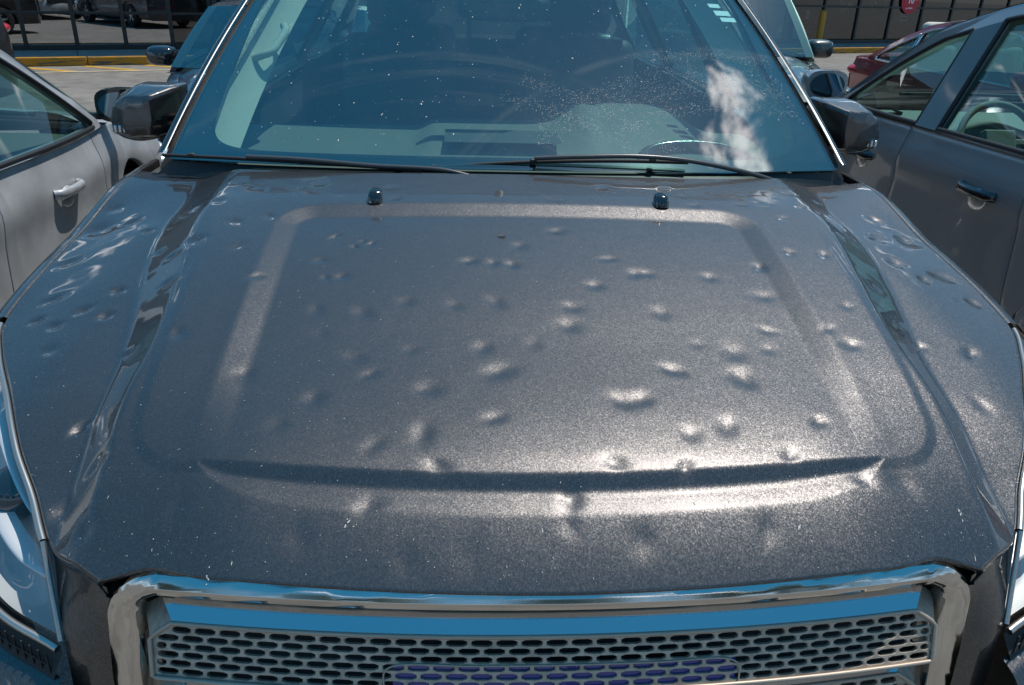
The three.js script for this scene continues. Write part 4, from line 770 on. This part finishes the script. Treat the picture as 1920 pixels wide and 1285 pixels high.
// ------------------------------------------------------------------ the shop
{
  const shop = thing('shop_building', 'single-storey shop with dark framed display windows behind the yellow kerb', 'building'); frame(shop);
  const frameMat = new THREE.MeshPhysicalMaterial({ name: 'dark_mullion', color: lin(0.018, 0.022, 0.022), roughness: 0.4 });
  const wallMat = new THREE.MeshStandardMaterial({ name: 'shop_wall', color: lin(0.32, 0.24, 0.18), roughness: 0.9, map: concrete });
  const insideMat = new THREE.MeshStandardMaterial({ name: 'shop_inside', color: lin(0.30, 0.28, 0.25), roughness: 0.9, map: concrete });
  const Y0 = 0.14, H = 2.9;
  mesh('roof_slab', box(54, 0.35, 12.6, 15, H + 0.35, -5.6, 0.02), wallMat, shop);
  mesh('fascia', box(54, 1.3, 0.3, 15, H + 1.15, 0.2, 0.02), wallMat, shop);
  mesh('canopy', box(54, 0.16, 1.0, 15, H + 0.25, 0.72, 0.02), frameMat, shop);
  mesh('floor', box(54, 0.12, 11.9, 15, Y0 - 0.08, -5.97, 0.01), insideMat, shop);
  mesh('back_wall', box(54, H + 0.3, 0.2, 15, H / 2 + 0.1, -11.8, 0.01), insideMat, shop);
  for (const x of [-12.05, 42.05]) mesh('end_wall', box(0.2, H + 0.4, 12, x, H / 2 + 0.2, -5.9, 0.01), wallMat, shop);
  const postX = [];
  for (let x = -11.9; x < 42; ) { postX.push(x); x += x > 1.3 ? 1.42 : 0.86; }
  postX.forEach((x, k) => {
    mesh('mullion', box(0.075, H, 0.12, x, Y0 + H / 2, 0, 0.008), frameMat, shop);
    if (k + 1 < postX.length) {
      const w = postX[k + 1] - x - 0.079, c = (x + postX[k + 1]) / 2, big = x > 1.2;
      mesh('sill', box(w, 0.09, 0.13, c, Y0 + 0.047, 0, 0.008), frameMat, shop);
      const ry = big ? 1.02 : 0.66;
      mesh('transom', box(w, 0.05, 0.11, c, Y0 + ry, 0, 0.008), frameMat, shop);
      mesh('pane', new THREE.PlaneGeometry(w, ry - 0.122).translate(c, Y0 + 0.094 + (ry - 0.122) / 2, 0.01), x < 0.6 ? M.solarGlass : M.storeGlass, shop);
      mesh('pane', new THREE.PlaneGeometry(w, H - ry - 0.03).translate(c, Y0 + ry + 0.026 + (H - ry - 0.03) / 2, 0.01), x < 0.6 ? M.solarGlass : M.storeGlass, shop);
    }
  });
}
const onFacade = (o, s, y, n) => { o.position.copy(facade(s, y, n)); o.rotation.y = SA; return o; };
const plain = (name, r, g, b, rough = 0.7) => new THREE.MeshStandardMaterial({ name, color: lin(r, g, b), roughness: rough });
// chair, posters and signs at the shop windows
{
  // red chair inside the window by the door
  const ch = thing('red_chair', 'small red chair standing inside the shop window by the door', 'chair'); onFacade(ch, 1.15, 0.14, -0.9); ch.rotation.y += 0.4;
  const red = plain('red_metal', 0.55, 0.08, 0.04, 0.45);
  mesh('seat', box(0.42, 0.03, 0.42, 0, 0.45, 0, 0.01), red, ch);
  for (const x of [-0.18, 0.18]) for (const z of [-0.18, 0.18]) mesh('leg', tube([[x, 0, z], [x, 0.44, z]], 0.014, 4, 8), red, ch);
  for (const x of [-0.18, 0.18]) mesh('back_post', tube([[x, 0.45, -0.19], [x, 0.9, -0.24]], 0.014, 4, 8), red, ch);
  for (const y of [0.6, 0.74, 0.88]) mesh('back_slat', box(0.36, 0.05, 0.012, 0, y, -0.205 - (y - 0.45) * 0.1, 0.004), red, ch);
  // poster and signs on the panes
  const poster = (s, y, w, h, draw, label) => {
    const cv = document.createElement('canvas'); cv.width = 128; cv.height = 128; const c = cv.getContext('2d'); draw(c);
    const t = new THREE.CanvasTexture(cv); t.colorSpace = THREE.SRGBColorSpace;
    const m = mesh('window_poster', box(w, h, 0.006, 0, 0, 0, 0.001), plain('poster_edge', 0.7, 0.7, 0.7));
    m.geometry = new THREE.BoxGeometry(w, h, 0.006); m.material = new THREE.MeshStandardMaterial({ name: 'poster_print', map: t, roughness: 0.6 });
    onFacade(m, s, y, -0.03); tag(m, label, 'poster');
  };
  poster(0.45, 0.98, 0.62, 0.40, (c) => { c.fillStyle = '#3a2f3a'; c.fillRect(0, 0, 128, 128); for (let i = 0; i < 140; i++) { c.fillStyle = ['#b03038', '#c9b9b0', '#2c3a55', '#5d6f78', '#8a2030'][i % 5]; c.fillRect(rnd() * 128, rnd() * 128, 6 + 14 * rnd(), 4 + 8 * rnd()); } }, 'red and grey patterned poster low in the shop window');
  poster(1.95, 1.15, 0.42, 0.5, (c) => { c.fillStyle = '#b9cbd8'; c.fillRect(0, 0, 128, 128); c.fillStyle = '#2d5578'; c.fillRect(10, 60, 108, 8); c.fillRect(20, 84, 30, 26); c.fillRect(60, 84, 22, 26); c.fillRect(92, 84, 18, 26); c.fillRect(40, 12, 44, 34); }, 'pale blue poster in the window beside the shop door');
  const onPane = (px, py) => { const d = dirOf(px, py), n = V(Math.sin(SA), 0, Math.cos(SA)), t = SO.clone().sub(CAM).dot(n) / d.dot(n), p = CAM.clone().addScaledVector(d, t); return [(p.x - SO.x) / Math.cos(SA), p.y]; };
  const spots = (c, bg, cols, n) => { c.fillStyle = bg; c.fillRect(0, 0, 128, 128); for (let i = 0; i < n; i++) { c.fillStyle = cols[i % cols.length]; c.beginPath(); c.arc(64 + 40 * gauss(), 60 + 36 * gauss(), 4 + 11 * rnd(), 0, 7); c.fill(); } };
  poster(...onPane(1588, 6), 0.62, 0.55, (c) => spots(c, '#3a3060', ['#8f9a3a', '#b7b24a', '#5a3f88', '#6d7f30'], 46), 'purple poster with yellow green blotches in the shop window');
  poster(...onPane(1640, 2), 0.45, 0.42, (c) => spots(c, '#2b3f2a', ['#a02a35', '#4a6a3a', '#c8c8c0'], 20), 'dark green poster with red spots in the shop window');
  poster(...onPane(1516, 27), 0.14, 0.24, (c) => { c.fillStyle = '#c9d4d4'; c.fillRect(0, 0, 128, 128); c.fillStyle = '#7d8a8d'; for (let k = 0; k < 5; k++) c.fillRect(20, 18 + k * 20, 88, 8); }, 'small white notice taped low on a dark shop window');
  poster(...onPane(1697, 30), 0.34, 0.32, (c) => { c.fillStyle = '#a9b3b6'; c.fillRect(0, 0, 128, 128); c.fillStyle = '#3c4c60'; c.fillRect(14, 20, 44, 40); c.fillRect(68, 20, 44, 40); c.fillRect(14, 72, 98, 34); }, 'grey notice with dark squares in the shop window');
  poster(...onPane(1668, 4), 0.30, 0.4, (c) => { c.fillStyle = '#8b9086'; c.fillRect(0, 0, 128, 128); c.fillStyle = '#242a28'; c.fillRect(26, 20, 76, 88); }, 'pale framed picture with a dark middle in the shop window');
  const font = await new FontLoader().loadAsync('fonts/droid/droid_sans_bold.typeface.json');
  const p = atZ(1775, 2, -23.4), s0 = (p.x - SO.x) / Math.cos(SA);
  const sg = thing('round_price_sign', 'round red price sign hanging in the shop window', 'sign'); onFacade(sg, s0, p.y - 0.02, 0.06);
  mesh('disc', new THREE.CylinderGeometry(0.40, 0.40, 0.02, 48).rotateX(Math.PI / 2), plain('sign_red', 0.55, 0.01, 0.03, 0.5), sg);
  const white = plain('sign_white', 0.85, 0.85, 0.85, 0.5);
  const word = (t, size, x, y) => { const g = new TextGeometry(t, { font, size, depth: 0.008, curveSegments: 4 }); g.computeBoundingBox(); g.translate(x - (g.boundingBox.max.x + g.boundingBox.min.x) / 2, y, 0.008); mesh('lettering', g, white, sg); };
  word('10', 0.20, 0, -0.10); word('$', 0.10, -0.20, 0.0); word('99', 0.10, 0.24, 0.0); for (let k = 0; k < 6; k++) mesh('lettering', box(0.026, k % 2 ? 0.03 : 0.042, 0.008, -0.06 + k * 0.036, -0.235, 0.012, 0.004), white, sg); mesh('lettering', box(0.045, 0.045, 0.008, -0.14, -0.245, 0.012, 0.02), white, sg);
  const b = thing('yellow_bollard', 'yellow steel bollard standing on the sidewalk before the dark windows', 'bollard'); { const q = atZ(1552, 60, -22.6); const s1 = (q.x - SO.x) / Math.cos(SA); onFacade(b, s1 - 0.2, 0.14, 0.6); }
  mesh('post', new THREE.CylinderGeometry(0.09, 0.09, 0.85, 24).translate(0, 0.425, 0), plain('bollard_yellow', 0.5, 0.24, 0.03), b);
  mesh('cap', new THREE.SphereGeometry(0.09, 24, 10, 0, 6.2832, 0, 1.5708).translate(0, 0.85, 0), plain('bollard_cap_yellow', 0.5, 0.24, 0.03), b);
}
// ------------------------------------------------------------------ trees behind the photographer, mirrored in paint and panes
{
  const bark = plain('bark', 0.09, 0.065, 0.045, 0.9);
  const leafMats = [[0.045, 0.085, 0.022], [0.06, 0.105, 0.03], [0.035, 0.07, 0.02]].map((c, i) => new THREE.MeshPhysicalMaterial({ name: 'foliage_' + 'abc'[i], color: lin(...c), roughness: 0.8, transmission: 0.3, thickness: 0 }));
  const tree = (x, z, hgt, k, label) => {
    const t = thing('shade_tree', label, 'tree', [x, 0, z], rnd() * 6, 'trees along the far side of the car park');
    const limbs = [new THREE.CylinderGeometry(0.10, 0.20, hgt * 0.5, 10).translate(0, hgt * 0.25, 0)];
    for (let i = 0; i < 7; i++) { const a = i * 0.9 + rnd(), l = hgt * (0.25 + 0.1 * rnd()); limbs.push(new THREE.CylinderGeometry(0.025, 0.075, l, 6).translate(0, l / 2, 0).rotateZ(0.5 + 0.5 * rnd()).rotateY(a).translate(0, hgt * (0.34 + 0.025 * i), 0)); }
    mesh('trunk', merge(limbs), bark, t);
    const p = [], ix = [], clumps = [];
    for (let i = 0; i < 46; i++) { const a = rnd() * 6.28, e = Math.acos(1 - 1.6 * rnd()), r = hgt * 0.30 * Math.pow(rnd(), 0.4); clumps.push([r * Math.sin(e) * Math.cos(a), hgt * 0.66 + r * Math.cos(e) * 0.95, r * Math.sin(e) * Math.sin(a), hgt * (0.07 + 0.06 * rnd())]); }
    for (let i = 0; i < 4200; i++) {
      const c = clumps[i % 46], q = V(gauss(), gauss() * 0.8, gauss()).multiplyScalar(c[3] * 0.62).add(V(c[0], c[1], c[2])), s = 0.11 + 0.09 * rnd(), u = V(gauss(), gauss(), gauss()).normalize().multiplyScalar(s), v = V(gauss(), gauss(), gauss()).cross(u).normalize().multiplyScalar(s * 0.55), n = p.length / 3;
      for (const [a, b] of [[-1, 0], [0, -1], [1, 0], [0, 1]]) p.push(q.x + a * u.x + b * v.x, q.y + a * u.y + b * v.y, q.z + a * u.z + b * v.z);
      ix.push(n, n + 1, n + 2, n, n + 2, n + 3);
    }
    const g = new THREE.BufferGeometry(); g.setAttribute('position', new THREE.Float32BufferAttribute(p, 3)); g.setIndex(ix); g.computeVertexNormals();
    mesh('crown', g, leafMats[k % 3], t);
  };
  [[-13, 17, 8], [-6, 21, 9], [3, 22, 8.5], [9.5, 16, 9], [16, 12, 8]].forEach(([x, z, h], k) => tree(x, z, h, k, 'leafy shade tree on the far side of the car park'));
}
renderer.render(scene, camera);
